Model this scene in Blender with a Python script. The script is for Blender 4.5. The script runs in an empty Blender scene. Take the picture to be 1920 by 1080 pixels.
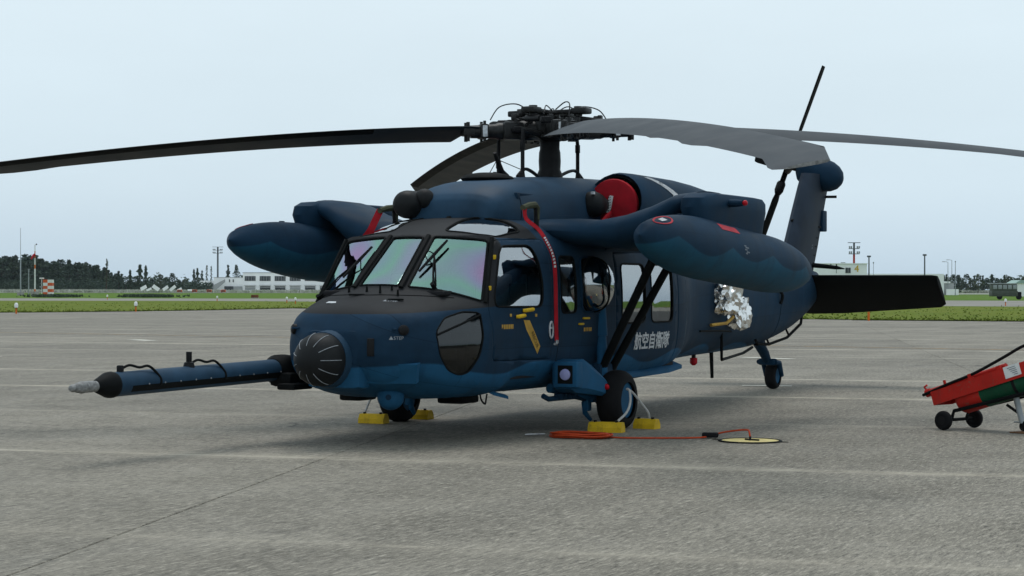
import bpy, bmesh, math, random
from mathutils import Vector, Matrix
from mathutils import noise as mnoise
from mathutils.bvhtree import BVHTree
R = math.radians
random.seed(7)
SC = bpy.context.scene
COL = SC.collection

# ------------------------------------------------------------------ camera
CAM_P = Vector((20.3082, 9.9083, 1.5129))
YAW, PITCH, ROLL, FPX = -2.6683, 0.0005, 0.001, 3639.3
FW = Vector((math.cos(YAW) * math.cos(PITCH), math.sin(YAW) * math.cos(PITCH), math.sin(PITCH)))
r0 = FW.cross(Vector((0, 0, 1))).normalized(); u0 = r0.cross(FW)
RT = math.cos(ROLL) * r0 + math.sin(ROLL) * u0
UP = -math.sin(ROLL) * r0 + math.cos(ROLL) * u0
cam = bpy.data.cameras.new('camera'); co = bpy.data.objects.new('camera', cam); COL.objects.link(co)
cam.sensor_width = 36; cam.lens = 36 * FPX / 1920; cam.clip_start = .1; cam.clip_end = 6000
co.matrix_world = Matrix(((RT.x, UP.x, -FW.x, CAM_P.x), (RT.y, UP.y, -FW.y, CAM_P.y), (RT.z, UP.z, -FW.z, CAM_P.z), (0, 0, 0, 1)))
SC.camera = co

# ------------------------------------------------------------------ sky, sun, exposure
SUN_EL, SUN_AZ = R(70), math.atan2(-.46, -.89)          # high and behind the helicopter, under thin overcast
w = bpy.data.worlds.new('World'); SC.world = w; w.use_nodes = True
nt = w.node_tree; nt.nodes.clear()
def wn(t, **k):
    n = nt.nodes.new(t)
    for a, b in k.items(): setattr(n, a, b)
    return n
sky = wn('ShaderNodeTexSky', sky_type='NISHITA', sun_disc=False, sun_elevation=SUN_EL, sun_rotation=math.atan2(math.cos(SUN_AZ), math.sin(SUN_AZ)))
sky.air_density = 1.4; sky.dust_density = 3.0
skm = wn('ShaderNodeVectorMath', operation='SCALE'); skm.inputs['Scale'].default_value = .11
nt.links.new(sky.outputs[0], skm.inputs[0])
tc = wn('ShaderNodeTexCoord'); sp = wn('ShaderNodeSeparateXYZ'); nt.links.new(tc.outputs['Generated'], sp.inputs[0])
grad = wn('ShaderNodeValToRGB'); nt.links.new(sp.outputs['Z'], grad.inputs[0])
cr = grad.color_ramp
cr.elements[0].position = 0.0; cr.elements[0].color = (.56, .705, .825, 1)
cr.elements[1].position = 1.0; cr.elements[1].color = (.74, .865, .945, 1)
e = cr.elements.new(.05); e.color = (.68, .825, .925, 1)
e = cr.elements.new(.14); e.color = (.735, .865, .945, 1)
mp = wn('ShaderNodeMapping'); mp.inputs['Scale'].default_value = (1, 1, 3.2); nt.links.new(tc.outputs['Generated'], mp.inputs[0])
no = wn('ShaderNodeTexNoise'); no.inputs['Scale'].default_value = 2.3; no.inputs['Detail'].default_value = 6; no.inputs['Roughness'].default_value = .55
nt.links.new(mp.outputs[0], no.inputs['Vector'])
nr = wn('ShaderNodeMapRange'); nr.inputs[1].default_value = .3; nr.inputs[2].default_value = .7; nr.inputs[3].default_value = .955; nr.inputs[4].default_value = 1.045
nt.links.new(no.outputs[0], nr.inputs[0])
cm = wn('ShaderNodeVectorMath', operation='SCALE'); nt.links.new(grad.outputs[0], cm.inputs[0]); nt.links.new(nr.outputs[0], cm.inputs['Scale'])
mx = wn('ShaderNodeMix', data_type='RGBA'); mx.inputs[0].default_value = .92
nt.links.new(skm.outputs[0], mx.inputs[6]); nt.links.new(cm.outputs[0], mx.inputs[7])
bg = wn('ShaderNodeBackground'); bg.inputs[1].default_value = 1.0; nt.links.new(mx.outputs[2], bg.inputs[0])
wo = wn('ShaderNodeOutputWorld'); nt.links.new(bg.outputs[0], wo.inputs[0])
sl = bpy.data.lights.new('sun', 'SUN'); sl.energy = 1.3; sl.angle = R(30); sl.color = (1, .97, .93)
so = bpy.data.objects.new('sun', sl); COL.objects.link(so)
sdir = Vector((math.cos(SUN_AZ) * math.cos(SUN_EL), math.sin(SUN_AZ) * math.cos(SUN_EL), math.sin(SUN_EL)))
so.rotation_euler = sdir.to_track_quat('Z', 'Y').to_euler(); so.location = (0, 0, 40)
SC.view_settings.view_transform = 'Standard'; SC.view_settings.look = 'None'
SC.view_settings.exposure = 0.0; SC.view_settings.gamma = 1; SC.view_settings.use_curve_mapping = False
SC.cycles.max_bounces = 8; SC.cycles.transparent_max_bounces = 16

# ------------------------------------------------------------------ material helpers
class NT:
    def __init__(s, name):
        s.m = bpy.data.materials.new(name); s.m.use_nodes = True; s.t = s.m.node_tree
        s.b = s.t.nodes['Principled BSDF']; s.out = s.t.nodes['Material Output']; s._tc = None
    def n(s, ty, **k):
        x = s.t.nodes.new(ty)
        for a, b in k.items(): setattr(x, a, b)
        return x
    def L(s, a, b): s.t.links.new(a, b)
    def tc(s, o='Object'):
        if not s._tc: s._tc = s.n('ShaderNodeTexCoord')
        return s._tc.outputs[o]
    def sv(s, sock, v):
        if hasattr(v, 'links') or isinstance(v, bpy.types.NodeSocket): s.L(v, sock)
        else: sock.default_value = v
    def math(s, op, a, b=0.0, c=0.0):
        x = s.n('ShaderNodeMath', operation=op); s.sv(x.inputs[0], a); s.sv(x.inputs[1], b); s.sv(x.inputs[2], c); return x.outputs[0]
    def noise(s, sc, det=4, rough=.55, vec=None, scale=None):
        x = s.n('ShaderNodeTexNoise'); x.inputs['Scale'].default_value = sc; x.inputs['Detail'].default_value = det; x.inputs['Roughness'].default_value = rough
        v = vec or s.tc()
        if scale:
            mp = s.n('ShaderNodeMapping'); mp.inputs['Scale'].default_value = scale; s.L(v, mp.inputs[0]); v = mp.outputs[0]
        s.L(v, x.inputs['Vector']); return x.outputs[0]
    def rng(s, v, a, b, c, d, smooth=False):
        x = s.n('ShaderNodeMapRange', interpolation_type='SMOOTHSTEP' if smooth else 'LINEAR'); s.sv(x.inputs[0], v)
        for i, q in enumerate((a, b, c, d)): s.sv(x.inputs[i + 1], q)
        return x.outputs[0]
    def mix(s, f, a, b, mode='MIX'):
        x = s.n('ShaderNodeMix', data_type='RGBA', blend_type=mode); s.sv(x.inputs[0], f)
        for i, q in ((6, a), (7, b)):
            if isinstance(q, tuple): x.inputs[i].default_value = (*q[:3], 1)
            else: s.L(q, x.inputs[i])
        return x.outputs[2]
    def xyz(s, v=None):
        x = s.n('ShaderNodeSeparateXYZ'); s.L(v or s.tc(), x.inputs[0]); return x.outputs
    def bump(s, h, strength=.3, dist=.01):
        x = s.n('ShaderNodeBump'); x.inputs['Strength'].default_value = strength; x.inputs['Distance'].default_value = dist
        s.L(h, x.inputs['Height']); s.L(x.outputs[0], s.b.inputs['Normal'])
    def fin(s, col=None, rough=None, metal=None, spec=None):
        if col is not None:
            if isinstance(col, tuple): s.b.inputs['Base Color'].default_value = (*col[:3], 1)
            else: s.L(col, s.b.inputs['Base Color'])
        if rough is not None: s.sv(s.b.inputs['Roughness'], rough)
        if metal is not None: s.sv(s.b.inputs['Metallic'], metal)
        if spec is not None: s.sv(s.b.inputs['Specular IOR Level'], spec)
        return s.m

def paint(name, col, rough=.5, var=.18, sc=6, metal=0, bump=0, spec=.14):
    t = NT(name)
    f = t.noise(sc, 5); g = t.rng(f, .3, .7, 1 - var, 1 + var)
    c = t.n('ShaderNodeVectorMath', operation='SCALE'); c.inputs[0].default_value = col[:3]; t.L(g, c.inputs['Scale'])
    if bump: t.bump(t.noise(sc * 8, 3), bump, .01)
    return t.fin(c.outputs[0], t.rng(f, .3, .7, max(rough - .08, .02), rough + .08), metal, spec)

def worn(name, col, under, amt=.5, sc=9, rough=.55):
    t = NT(name)
    a = t.mix(t.rng(t.noise(sc * .4, 5, .6), .35, .65, 0, .5), col, tuple(q * .62 for q in col))
    a = t.mix(t.rng(t.noise(sc * 2.2, 6, .75), .58, .64, 0, amt), a, under)
    a = t.mix(t.rng(t.noise(sc, 5, .7, scale=(1, 1, .3)), .55, .75, 0, .45), a, (.04, .036, .03))
    t.bump(t.noise(sc * 2.2, 5, .7), .15, .004)
    return t.fin(a, rough, 0, .15)
NAVY, SEA = (.0105, .0325, .062), (.017, .088, .178)
BLACKISH = (.021, .022, .024)
def camo(name, thr, amp, wl, antiglare=False, navy=NAVY, sea=SEA, slope=0.0, panels=.9, scallop=False):
    """two-tone sea camouflage: dark blue above a scalloped border, lighter blue below it"""
    t = NT(name); x, y, z = t.xyz()
    wv = t.math('SINE', t.math('MULTIPLY', x, 6.283 / wl))
    if scallop: wv = t.math('SUBTRACT', .6, t.math('ABSOLUTE', wv))
    wv = t.math('MULTIPLY', wv, amp)
    ns = t.noise(.8, 2, .4, scale=(1, .6, .15))
    wob = t.math('MULTIPLY', t.math('SUBTRACT', ns, .5), amp * (1.4 if scallop else 3.0))
    h = t.math('SUBTRACT', t.math('SUBTRACT', t.math('SUBTRACT', z, wv), wob), t.math('MULTIPLY', x, slope))
    f = t.rng(h, thr - .012, thr + .012, 1, 0, True)
    fade = t.rng(t.noise(2.2, 6, .6), .3, .7, .82, 1.2)
    streak = t.rng(t.noise(3, 5, .6, scale=(.35, .35, 4)), .35, .7, .94, 1.07)
    col = t.mix(f, navy, sea)
    cx_ = t.n('ShaderNodeCombineXYZ'); t.L(x, cx_.inputs[0]); t.L(t.math('ADD', z, t.math('MULTIPLY', y, .35)), cx_.inputs[1])
    bk = t.n('ShaderNodeTexBrick'); t.L(cx_.outputs[0], bk.inputs['Vector']); bk.offset = .37; bk.squash = .7; bk.squash_frequency = 3
    for k_, v_ in (('Scale', 1.0), ('Mortar Size', .0045), ('Mortar Smooth', .3), ('Bias', 0.0), ('Brick Width', 1.05), ('Row Height', .43)): bk.inputs[k_].default_value = v_
    bk.inputs['Color1'].default_value = (.88, .88, .88, 1); bk.inputs['Color2'].default_value = (1.12, 1.12, 1.12, 1); bk.inputs['Mortar'].default_value = (.62, .62, .62, 1)
    col = t.mix(panels, col, bk.outputs[0], 'MULTIPLY')
    run = t.rng(t.noise(5, 5, .65, scale=(1.2, 1.2, .12)), .52, .72, 0, .35)
    col = t.mix(run, col, tuple(q * .45 + .004 for q in navy))
    if antiglare:
        a = t.math('MULTIPLY', t.math('GREATER_THAN', x, 3.0), t.math('GREATER_THAN', t.math('SUBTRACT', z, t.math('MULTIPLY', t.math('SUBTRACT', 4.4, x), .06)), 1.275))
        a2 = t.math('MULTIPLY', t.math('GREATER_THAN', x, 2.24), t.math('GREATER_THAN', z, 2.03))
        col = t.mix(t.math('MAXIMUM', a, a2), col, BLACKISH)
    sc = t.n('ShaderNodeVectorMath', operation='SCALE'); t.L(col, sc.inputs[0]); t.L(t.math('MULTIPLY', fade, streak), sc.inputs['Scale'])
    t.bump(t.noise(1.6, 3, .5), .10, .05)
    return t.fin(sc.outputs[0], t.rng(fade, .8, 1.2, .5, .66), 0, .07)

M = {}
M['hull'] = camo('sea_camouflage_paint', .73, .055, 1.9, True)
M['tank'] = camo('tank_camouflage_paint', 1.80, .12, 2.5, slope=.062, sea=(.014, .070, .118), panels=.25, scallop=True)
M['navy'] = paint('navy_paint', NAVY, .6, .2, 3, spec=.07)
M['navy2'] = paint('lit_navy_paint', (.020, .050, .088), .55, .3, 2.2, spec=.10)  # navy made paler: highlights of the lit engine deck put into the colour
M['sea'] = paint('sea_blue_paint', SEA, .6, .2, 3, spec=.07)
M['finpaint'] = paint('weathered_fin_paint', (.024, .034, .050), .6, .35, 1.6, spec=.07)
M['fin'] = camo('fin_camouflage_paint', .2, .05, 2)
M['black'] = paint('matt_black_paint', (.0075, .0085, .0088), .65, .25, 5, spec=.06)
M['radome'] = paint('radome_black_coating', (.013, .014, .015), .5, .2, 4, spec=.12)
M['dark'] = paint('dark_metal', (.011, .011, .012), .5, .35, 14, .0, spec=.12)
M['hubm'] = paint('oily_hub_metal', (.016, .016, .016), .4, .6, 20, .0, spec=.25)
M['steel'] = paint('worn_steel', (.33, .33, .33), .35, .3, 20, .8)
M['rubber'] = paint('tyre_rubber', (.010, .010, .011), .78, .25, 12, bump=.3, spec=.1)
M['red'] = paint('red_cloth', (.34, .010, .018), .75, .2, 8, bump=.2)
M['redp'] = worn('worn_red_paint', (.50, .024, .016), (.16, .08, .06), .55, 9)
M['redlight'] = paint('red_lens', (.45, .01, .02), .2, .05)
M['pinkred'] = paint('faded_red_decal', (.46, .035, .05), .6, .15, 6)
M['green'] = worn('worn_green_paint', (.008, .066, .032), (.06, .07, .06), .5, 9)
M['yellow'] = worn('worn_yellow_paint', (.70, .45, .02), (.20, .15, .06), .6, 16)
M['ochre'] = paint('ochre_decal', (.50, .30, .06), .6, .25, 12)
M['white'] = paint('white_paint', (.72, .72, .70), .5, .08, 5)
M['stencil'] = paint('faded_white_stencil', (.58, .60, .62), .6, .3, 30)
M['midstencil'] = paint('worn_grey_stencil', (.26, .28, .30), .6, .3, 30)
M['dimstencil'] = paint('dim_grey_stencil', (.16, .19, .22), .6, .3, 30)
M['nozzle'] = paint('scuffed_nozzle_metal', (.20, .20, .195), .45, .5, 30)
M['olive'] = paint('olive_webbing', (.06, .065, .04), .8, .2, 12)
M['bladetop'] = paint('rotor_blade_grey', (.030, .037, .044), .55, .22, 2.5, spec=.15)
M['bladetip'] = paint('bare_tip_metal', (.55, .55, .53), .4, .1, 8, .6)
M['interior'] = paint('cockpit_interior_black', (.016, .016, .018), .75, .3, 5)
M['seatgrey'] = paint('seat_cloth_grey', (.16, .17, .18), .85, .25, 8)
M['rope'] = paint('pale_rope', (.45, .44, .42), .85, .2, 30)
M['orange'] = paint('orange_cable', (.42, .05, .014), .55, .2, 15)
M['cream'] = paint('cream_disc_paint', (.62, .52, .22), .6, .2, 15)
M['rust'] = paint('rusty_plate', (.16, .08, .04), .8, .4, 18)
M['galv'] = paint('galvanised_pole', (.30, .32, .33), .5, .2, 6, .4)
M['poledark'] = paint('dark_pole', (.09, .10, .11), .6, .2, 6)
M['marker_white'] = paint('white_marker_cap', (.80, .80, .78), .4, .06)
M['marker_orange'] = paint('orange_marker_post', (.62, .14, .02), .5, .15)
M['bwhite'] = paint('rendered_white_wall', (.88, .88, .88), .8, .08, .15)
M['bgrey'] = paint('grey_wall', (.33, .34, .34), .8, .12, .3)
M['bdark'] = paint('dark_window_bay', (.05, .055, .06), .25, .3, .6)
M['roofgreen'] = paint('pale_green_roof', (.30, .42, .38), .6, .1, .4)
M['vehicle'] = paint('olive_drab_vehicle', (.075, .085, .07), .5, .2, 1.5)
M['concrete'] = paint('plinth_concrete', (.30, .29, .27), .9, .2, 2)
M['bark'] = paint('bark', (.055, .042, .032), .9, .3, 3)
M['papi'] = paint('orange_box_paint', (.60, .10, .03), .5, .15, 2)
M['brownbox'] = paint('brown_box_paint', (.16, .06, .03), .7, .2, 2)

def glassmat(name, refl, tint=(.8, .85, .88), film=False, rough=.02):
    t = NT(name)
    t.t.nodes.remove(t.b)
    tr = t.n('ShaderNodeBsdfTransparent'); tr.inputs[0].default_value = (*tint, 1)
    gl = t.n('ShaderNodeBsdfGlossy'); gl.inputs['Roughness'].default_value = rough
    if film:      # gold-film heated windscreen: faint interference colours
        f = t.noise(1.15, 1, .3)
        rp = t.n('ShaderNodeValToRGB'); t.L(f, rp.inputs[0]); c = rp.color_ramp
        c.elements[0].position = .30; c.elements[0].color = (.72, .80, .90, 1)
        c.elements[1].position = .74; c.elements[1].color = (.80, .78, .92, 1)
        for p, q in ((.40, (.92, .56, .93, 1)), (.47, (.72, .74, .98, 1)), (.54, (.56, .97, .78, 1)), (.62, (.58, .84, .86, 1))):
            k = c.elements.new(p); k.color = q
        t.L(rp.outputs[0], gl.inputs[0])
    else: gl.inputs[0].default_value = (.92, .95, .97, 1)
    lw = t.n('ShaderNodeFresnel'); lw.inputs['IOR'].default_value = 1.5
    f = t.math('ADD', t.math('MULTIPLY', lw.outputs[0], 1 - refl), refl); f = t.math('MINIMUM', f, 1.0)
    mx = t.n('ShaderNodeMixShader'); t.L(f, mx.inputs[0]); t.L(tr.outputs[0], mx.inputs[1]); t.L(gl.outputs[0], mx.inputs[2])
    t.L(mx.outputs[0], t.out.inputs['Surface'])
    return t.m
M['windscreen'] = glassmat('coated_windscreen_glass', .34, (.45, .5, .5), True)
M['glass'] = glassmat('acrylic_window', .40, (.70, .74, .76))
M['eyebrow'] = glassmat('tinted_roof_window', .36, (.2, .23, .24))
M['chin'] = glassmat('chin_window', .02, (.05, .05, .05), rough=.06)
M['lens'] = paint('landing_light_lens', (.35, .36, .62), .12, .05)
def foilmat():
    t = NT('silver_foil'); t.bump(t.noise(14, 5, .6), .25, .02)
    return t.fin((.80, .79, .77), .24, .95)
M['foil'] = foilmat()

# ------------------------------------------------------------------ mesh helpers
class MB:
    def __init__(s): s.v = []; s.f = []; s.mi = []; s.cur = 0
    def add(s, vs, fs, m=None):
        o = len(s.v); s.v += [tuple(p) for p in vs]; s.f += [tuple(i + o for i in f) for f in fs]; s.mi += [s.cur if m is None else m] * len(fs)
        return s
    def box(s, c, d, rot=None, taper=1.0, m=None):
        c = Vector(c); hx, hy, hz = [q / 2 for q in d]; vs = []
        for z in (-1, 1):
            k = taper if z > 0 else 1
            for x, y in ((-1, -1), (1, -1), (1, 1), (-1, 1)):
                p = Vector((x * hx * k, y * hy * k, z * hz))
                if rot is not None: p = rot @ p
                vs.append(c + p)
        return s.add(vs, [(3, 2, 1, 0), (4, 5, 6, 7), (0, 1, 5, 4), (1, 2, 6, 5), (2, 3, 7, 6), (3, 0, 4, 7)], m)
    def bbox(s, c, d, bev=.02, rot=None, m=None):
        """bevelled box"""
        bm = bmesh.new(); bmesh.ops.create_cube(bm, size=1)
        for v in bm.verts: v.co = Vector((v.co.x * d[0], v.co.y * d[1], v.co.z * d[2]))
        bmesh.ops.bevel(bm, geom=bm.edges[:], offset=min(bev, min(d) * .45), segments=2, affect='EDGES', profile=.6)
        bm.verts.index_update()
        vs = [(rot @ v.co if rot is not None else v.co) + Vector(c) for v in bm.verts]
        s.add(vs, [[v.index for v in f.verts] for f in bm.faces], m); bm.free(); return s
    def rings(s, rings, cap=True, closed=True, m=None):
        n = len(rings[0]); vs = [p for r in rings for p in r]; fs = []
        for i in range(len(rings) - 1):
            for j in range(n if closed else n - 1):
                k = (j + 1) % n; fs.append((i * n + j, i * n + k, (i + 1) * n + k, (i + 1) * n + j))
        if cap: fs.append(tuple(reversed(range(n)))); fs.append(tuple(range((len(rings) - 1) * n, len(rings) * n)))
        return s.add(vs, fs, m)
    def tube(s, path, rad, n=10, cap=True, m=None, flat=1.0):
        path = [Vector(p) for p in path]; N = len(path)
        if not isinstance(rad, (list, tuple)): rad = [rad] * N
        rs = []; u = None
        for i, p in enumerate(path):
            d = (path[min(i + 1, N - 1)] - path[max(i - 1, 0)]).normalized()
            if u is None:
                u = d.cross(Vector((0, 0, 1)))
                if u.length < .05: u = d.cross(Vector((1, 0, 0)))
            u = (u - d * u.dot(d)).normalized(); v = d.cross(u)
            rs.append([p + (u * math.cos(2 * math.pi * k / n) + v * flat * math.sin(2 * math.pi * k / n)) * rad[i] for k in range(n)])
        return s.rings(rs, cap, True, m)
    def lathe(s, prof, org, ax, n=24, cap=True, m=None, sq=(1, 1)):
        """profile [(t,r)] along unit axis ax from org"""
        ax = Vector(ax).normalized(); u = ax.cross(Vector((0, 0, 1)))
        if u.length < .05: u = ax.cross(Vector((1, 0, 0)))
        u.normalize(); v = u.cross(ax); org = Vector(org)
        rs = [[org + ax * t + (u * sq[0] * math.cos(2 * math.pi * k / n) + v * sq[1] * math.sin(2 * math.pi * k / n)) * max(r, 1e-4) for k in range(n)] for t, r in prof]
        rs = [list(reversed(r)) for r in rs]
        return s.rings(rs, cap, True, m)
    def ball(s, c, r, n=20, h=12, sq=(1, 1, 1), m=None):
        c = Vector(c); rs = []
        for i in range(h + 1):
            a = -math.pi / 2 + math.pi * i / h
            rs.append([c + Vector((math.cos(a) * math.cos(2 * math.pi * k / n) * r * sq[0], math.cos(a) * math.sin(2 * math.pi * k / n) * r * sq[1], math.sin(a) * r * sq[2])) for k in range(n)])
        return s.rings(rs, False, True, m)
    def prism(s, poly, n, depth, m=None):
        """polygon extruded by vector n*depth"""
        n = Vector(n).normalized() * depth; P = [Vector(p) for p in poly]; k = len(P)
        return s.add(P + [p + n for p in P], [tuple(reversed(range(k))), tuple(range(k, 2 * k))] + [(i, (i + 1) % k, k + (i + 1) % k, k + i) for i in range(k)], m)
    def mesh(s, name, mats, smooth=True, sharp=40):
        me = bpy.data.meshes.new(name); me.from_pydata(s.v, [], s.f)
        for x in (mats if isinstance(mats, (list, tuple)) else [mats]): me.materials.append(M[x] if isinstance(x, str) else x)
        me.polygons.foreach_set('material_index', s.mi)
        bm = bmesh.new(); bm.from_mesh(me); bmesh.ops.recalc_face_normals(bm, faces=bm.faces[:]); bm.to_mesh(me); bm.free()
        if smooth:
            me.polygons.foreach_set('use_smooth', [True] * len(me.polygons)); me.set_sharp_from_angle(angle=R(sharp))
        me.update(); return me
    def build(s, name, mats, parent=None, smooth=True, sharp=40):
        o = bpy.data.objects.new(name, s.mesh(name, mats, smooth, sharp)); COL.objects.link(o)
        if parent: o.parent = parent
        return o

def tag(o, label=None, cat=None, group=None, kind=None):
    for k, v in (('label', label), ('category', cat), ('group', group), ('kind', kind)):
        if v: o[k] = v
    return o
def empty(name, loc=(0, 0, 0), rz=0):
    o = bpy.data.objects.new(name, None); COL.objects.link(o); o.location = loc; o.rotation_euler = (0, 0, rz); o.empty_display_size = .2
    return o
def sized(o, k):
    o.scale = (k, k, k); return o
def link(name, me, parent=None):
    o = bpy.data.objects.new(name, me); COL.objects.link(o)
    if parent: o.parent = parent
    return o
def copy_tree(o, parent=None):
    c = o.copy(); COL.objects.link(c); c.parent = parent
    for ch in [q for q in bpy.data.objects if q.parent == o]: copy_tree(ch, c)
    return c
def smooth_path(pts, n=8):
    P = [Vector(p) for p in pts]; out = []
    for i in range(len(P) - 1):
        a, b = P[i], P[i + 1]; p, q = P[max(i - 1, 0)], P[min(i + 2, len(P) - 1)]
        for k in range(n):
            t = k / n
            out.append(.5 * ((2 * a) + (b - p) * t + (2 * p - 5 * a + 4 * b - q) * t * t + (3 * a - p - 3 * b + q) * t ** 3))
    return out + [P[-1]]
def roundpoly(pts, r, n=4):
    P = [Vector(p) for p in pts]; out = []
    for i, p in enumerate(P):
        a = (P[i - 1] - p); b = (P[(i + 1) % len(P)] - p); rr = min(r, a.length * .45, b.length * .45)
        a = p + a.normalized() * rr; b = p + b.normalized() * rr
        for k in range(n + 1):
            t = k / n; out.append(a * (1 - t) ** 2 + p * 2 * t * (1 - t) + b * t * t)
    return out
_fontcache = {}
def text_mesh(name, body, size, mat, org, xdir, ydir, parent, proj=None, offset=.004, bold=0.0, align='CENTER', sx=1.0):
    c = bpy.data.curves.new(name, 'FONT'); c.body = body; c.size = size; c.align_x = align; c.align_y = 'CENTER'; c.bevel_depth = bold; c.bevel_resolution = 0; c.resolution_u = 2; c.fill_mode = 'FRONT'
    to = bpy.data.objects.new(name, c); COL.objects.link(to)
    dg = bpy.context.evaluated_depsgraph_get(); me = bpy.data.meshes.new_from_object(to.evaluated_get(dg))
    bpy.data.objects.remove(to); bpy.data.curves.remove(c)
    X = Vector(xdir).normalized(); Y = Vector(ydir).normalized(); Z = X.cross(Y); O = Vector(org)
    for v in me.vertices:
        p = O + X * v.co.x * sx + Y * v.co.y
        if proj: p = proj(p)
        v.co = p + Z * (offset + (v.co.z * .3 if bold else 0))
    me.materials.clear(); me.materials.append(M[mat])
    return link(name, me, parent)

# ------------------------------------------------------------------ the ground
FH = Vector((FW.x, FW.y, 0)).normalized(); RH = Vector((FH.y, -FH.x, 0))
def site(m, d, z=0.0):
    """a spot on the airfield: bearing m (offset per 1000 of distance, from the viewing line) and distance d in metres"""
    p = CAM_P + FH * d + RH * (m * d / 1000); return Vector((p.x, p.y, z))
def sheet(name, pts, z, mat):
    mb = MB(); mb.add([(p.x, p.y, z) for p in pts], [tuple(range(len(pts)))]); o = mb.build(name, mat, None, False)
    return tag(o, kind='structure')

LD = Vector((-.944, -.330, 0)).normalized()          # direction of the long pavement joints
TD = Vector((-.200, .980, 0)).normalized()           # direction of the cross joints
LN = Vector((-LD.y, LD.x, 0)); TN = Vector((-TD.y, TD.x, 0))
def pavement_mat():
    t = NT('worn_apron_pavement'); p = t.n('ShaderNodeNewGeometry').outputs['Position']
    big = t.noise(.11, 5, .6, vec=p); mid = t.noise(.9, 6, .65, vec=p); fine = t.noise(9, 5, .75, vec=p); grit = t.noise(27, 4, .85, vec=p)
    rot = t.n('ShaderNodeMapping'); t.L(p, rot.inputs[0]); rot.inputs['Rotation'].default_value = (0, 0, -math.atan2(TD.y, TD.x)); rot.inputs['Scale'].default_value = (.05, .9, 1)
    streak = t.noise(1.0, 5, .6, vec=rot.outputs[0])
    gm = t.n('ShaderNodeMapping'); t.L(p, gm.inputs[0]); gm.inputs['Rotation'].default_value = (0, 0, -math.atan2(LD.y, LD.x)); gm.inputs['Scale'].default_value = (.20, 1, 1)
    broom = t.noise(30, 4, .8, vec=gm.outputs[0]); broom2 = t.noise(85, 3, .8, vec=gm.outputs[0])      # broomed finish running along the slabs
    a = t.mix(t.rng(big, .35, .65, 0, 1), (.112, .107, .093), (.158, .151, .131))
    a = t.mix(t.rng(streak, .38, .68, 0, .7), a, (.215, .206, .180))
    a = t.mix(t.rng(mid, .45, .72, 0, .55), a, (.078, .075, .066))
    a = t.mix(t.rng(fine, .48, .75, 0, .5), a, (.24, .23, .203))
    a = t.mix(t.rng(broom, .53, .66, 0, .75), a, (.36, .35, .315))
    a = t.mix(t.rng(broom, .47, .33, 0, .90), a, (.032, .031, .028))
    a = t.mix(t.rng(broom2, .55, .68, 0, .6), a, (.40, .385, .345))
    a = t.mix(t.rng(broom2, .45, .30, 0, .8), a, (.030, .029, .026))
    oil = t.math('MULTIPLY', t.rng(t.noise(.55, 4, .55, vec=p), .60, .72, 0, .6), t.rng(t.noise(3.5, 4, .6, vec=p), .40, .62, 0, 1))
    a = t.mix(oil, a, (.045, .043, .038))
    # pale leached band that runs along each cross joint, and faint one along the long joints
    sx = t.xyz(p)
    s = t.math('ADD', t.math('MULTIPLY', sx[0], TN.x), t.math('MULTIPLY', sx[1], TN.y))
    s = t.math('DIVIDE', t.math('SUBTRACT', s, JT0), JTS)
    fr = t.math('MULTIPLY', t.math('ABSOLUTE', t.math('SUBTRACT', t.math('FRACT', t.math('ADD', s, .5)), .5)), JTS)
    wb = t.rng(t.noise(.5, 5, .65, vec=p), .3, .7, .04, .75)
    core = t.math('MULTIPLY', t.rng(fr, .015, .075, 1, 0), t.rng(t.noise(1.4, 5, .7, vec=p), .40, .55, 0, 1))
    band = t.math('MULTIPLY', t.rng(fr, 0, wb, 1, 0, True), t.rng(t.noise(.35, 4, .6, vec=p), .32, .6, .15, .8))
    wn_ = t.n('ShaderNodeTexWhiteNoise', noise_dimensions='1D'); t.L(t.math('ROUND', s), wn_.inputs['W'])
    a = t.mix(t.math('MULTIPLY', band, t.rng(wn_.outputs['Value'], 0, 1, .12, .9)), a, (.37, .352, .305))
    a = t.mix(t.math('MULTIPLY', core, t.rng(wn_.outputs['Value'], 0, 1, .15, .6)), a, (.46, .44, .385))
    l_ = t.math('ADD', t.math('MULTIPLY', sx[0], LN.x), t.math('MULTIPLY', sx[1], LN.y)); l_ = t.math('FLOOR', t.math('DIVIDE', t.math('SUBTRACT', l_, JL0), JLS))
    cb = t.n('ShaderNodeCombineXYZ'); t.L(l_, cb.inputs[0]); t.L(t.math('FLOOR', s), cb.inputs[1]); w2 = t.n('ShaderNodeTexWhiteNoise', noise_dimensions='2D'); t.L(cb.outputs[0], w2.inputs['Vector'])
    vs_ = t.n('ShaderNodeVectorMath', operation='SCALE'); t.L(a, vs_.inputs[0]); t.L(t.rng(w2.outputs['Value'], 0, 1, .98, 1.20), vs_.inputs['Scale']); a = vs_.outputs[0]
    vo = t.n('ShaderNodeTexVoronoi', feature='DISTANCE_TO_EDGE'); vo.inputs['Scale'].default_value = .17
    wv_ = t.n('ShaderNodeVectorMath', operation='ADD'); t.L(p, wv_.inputs[0]); nz2 = t.n('ShaderNodeTexNoise'); nz2.inputs['Scale'].default_value = 1.1; nz2.inputs['Detail'].default_value = 5; t.L(p, nz2.inputs['Vector']); t.L(nz2.outputs['Color'], wv_.inputs[1]); t.L(wv_.outputs[0], vo.inputs['Vector'])
    crk = t.math('MULTIPLY', t.rng(vo.outputs['Distance'], .0015, .004, 1, 0), t.rng(t.noise(.13, 3, .5, vec=p), .50, .60, 0, .7))
    a = t.mix(crk, a, (.045, .043, .038))
    wm = t.n('ShaderNodeVectorMath', operation='MULTIPLY'); t.L(a, wm.inputs[0]); wm.inputs[1].default_value = (1.05, .99, .905); a = wm.outputs[0]
    t.bump(t.math('ADD', t.math('MULTIPLY', grit, .5), broom), .4, .008)
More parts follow.
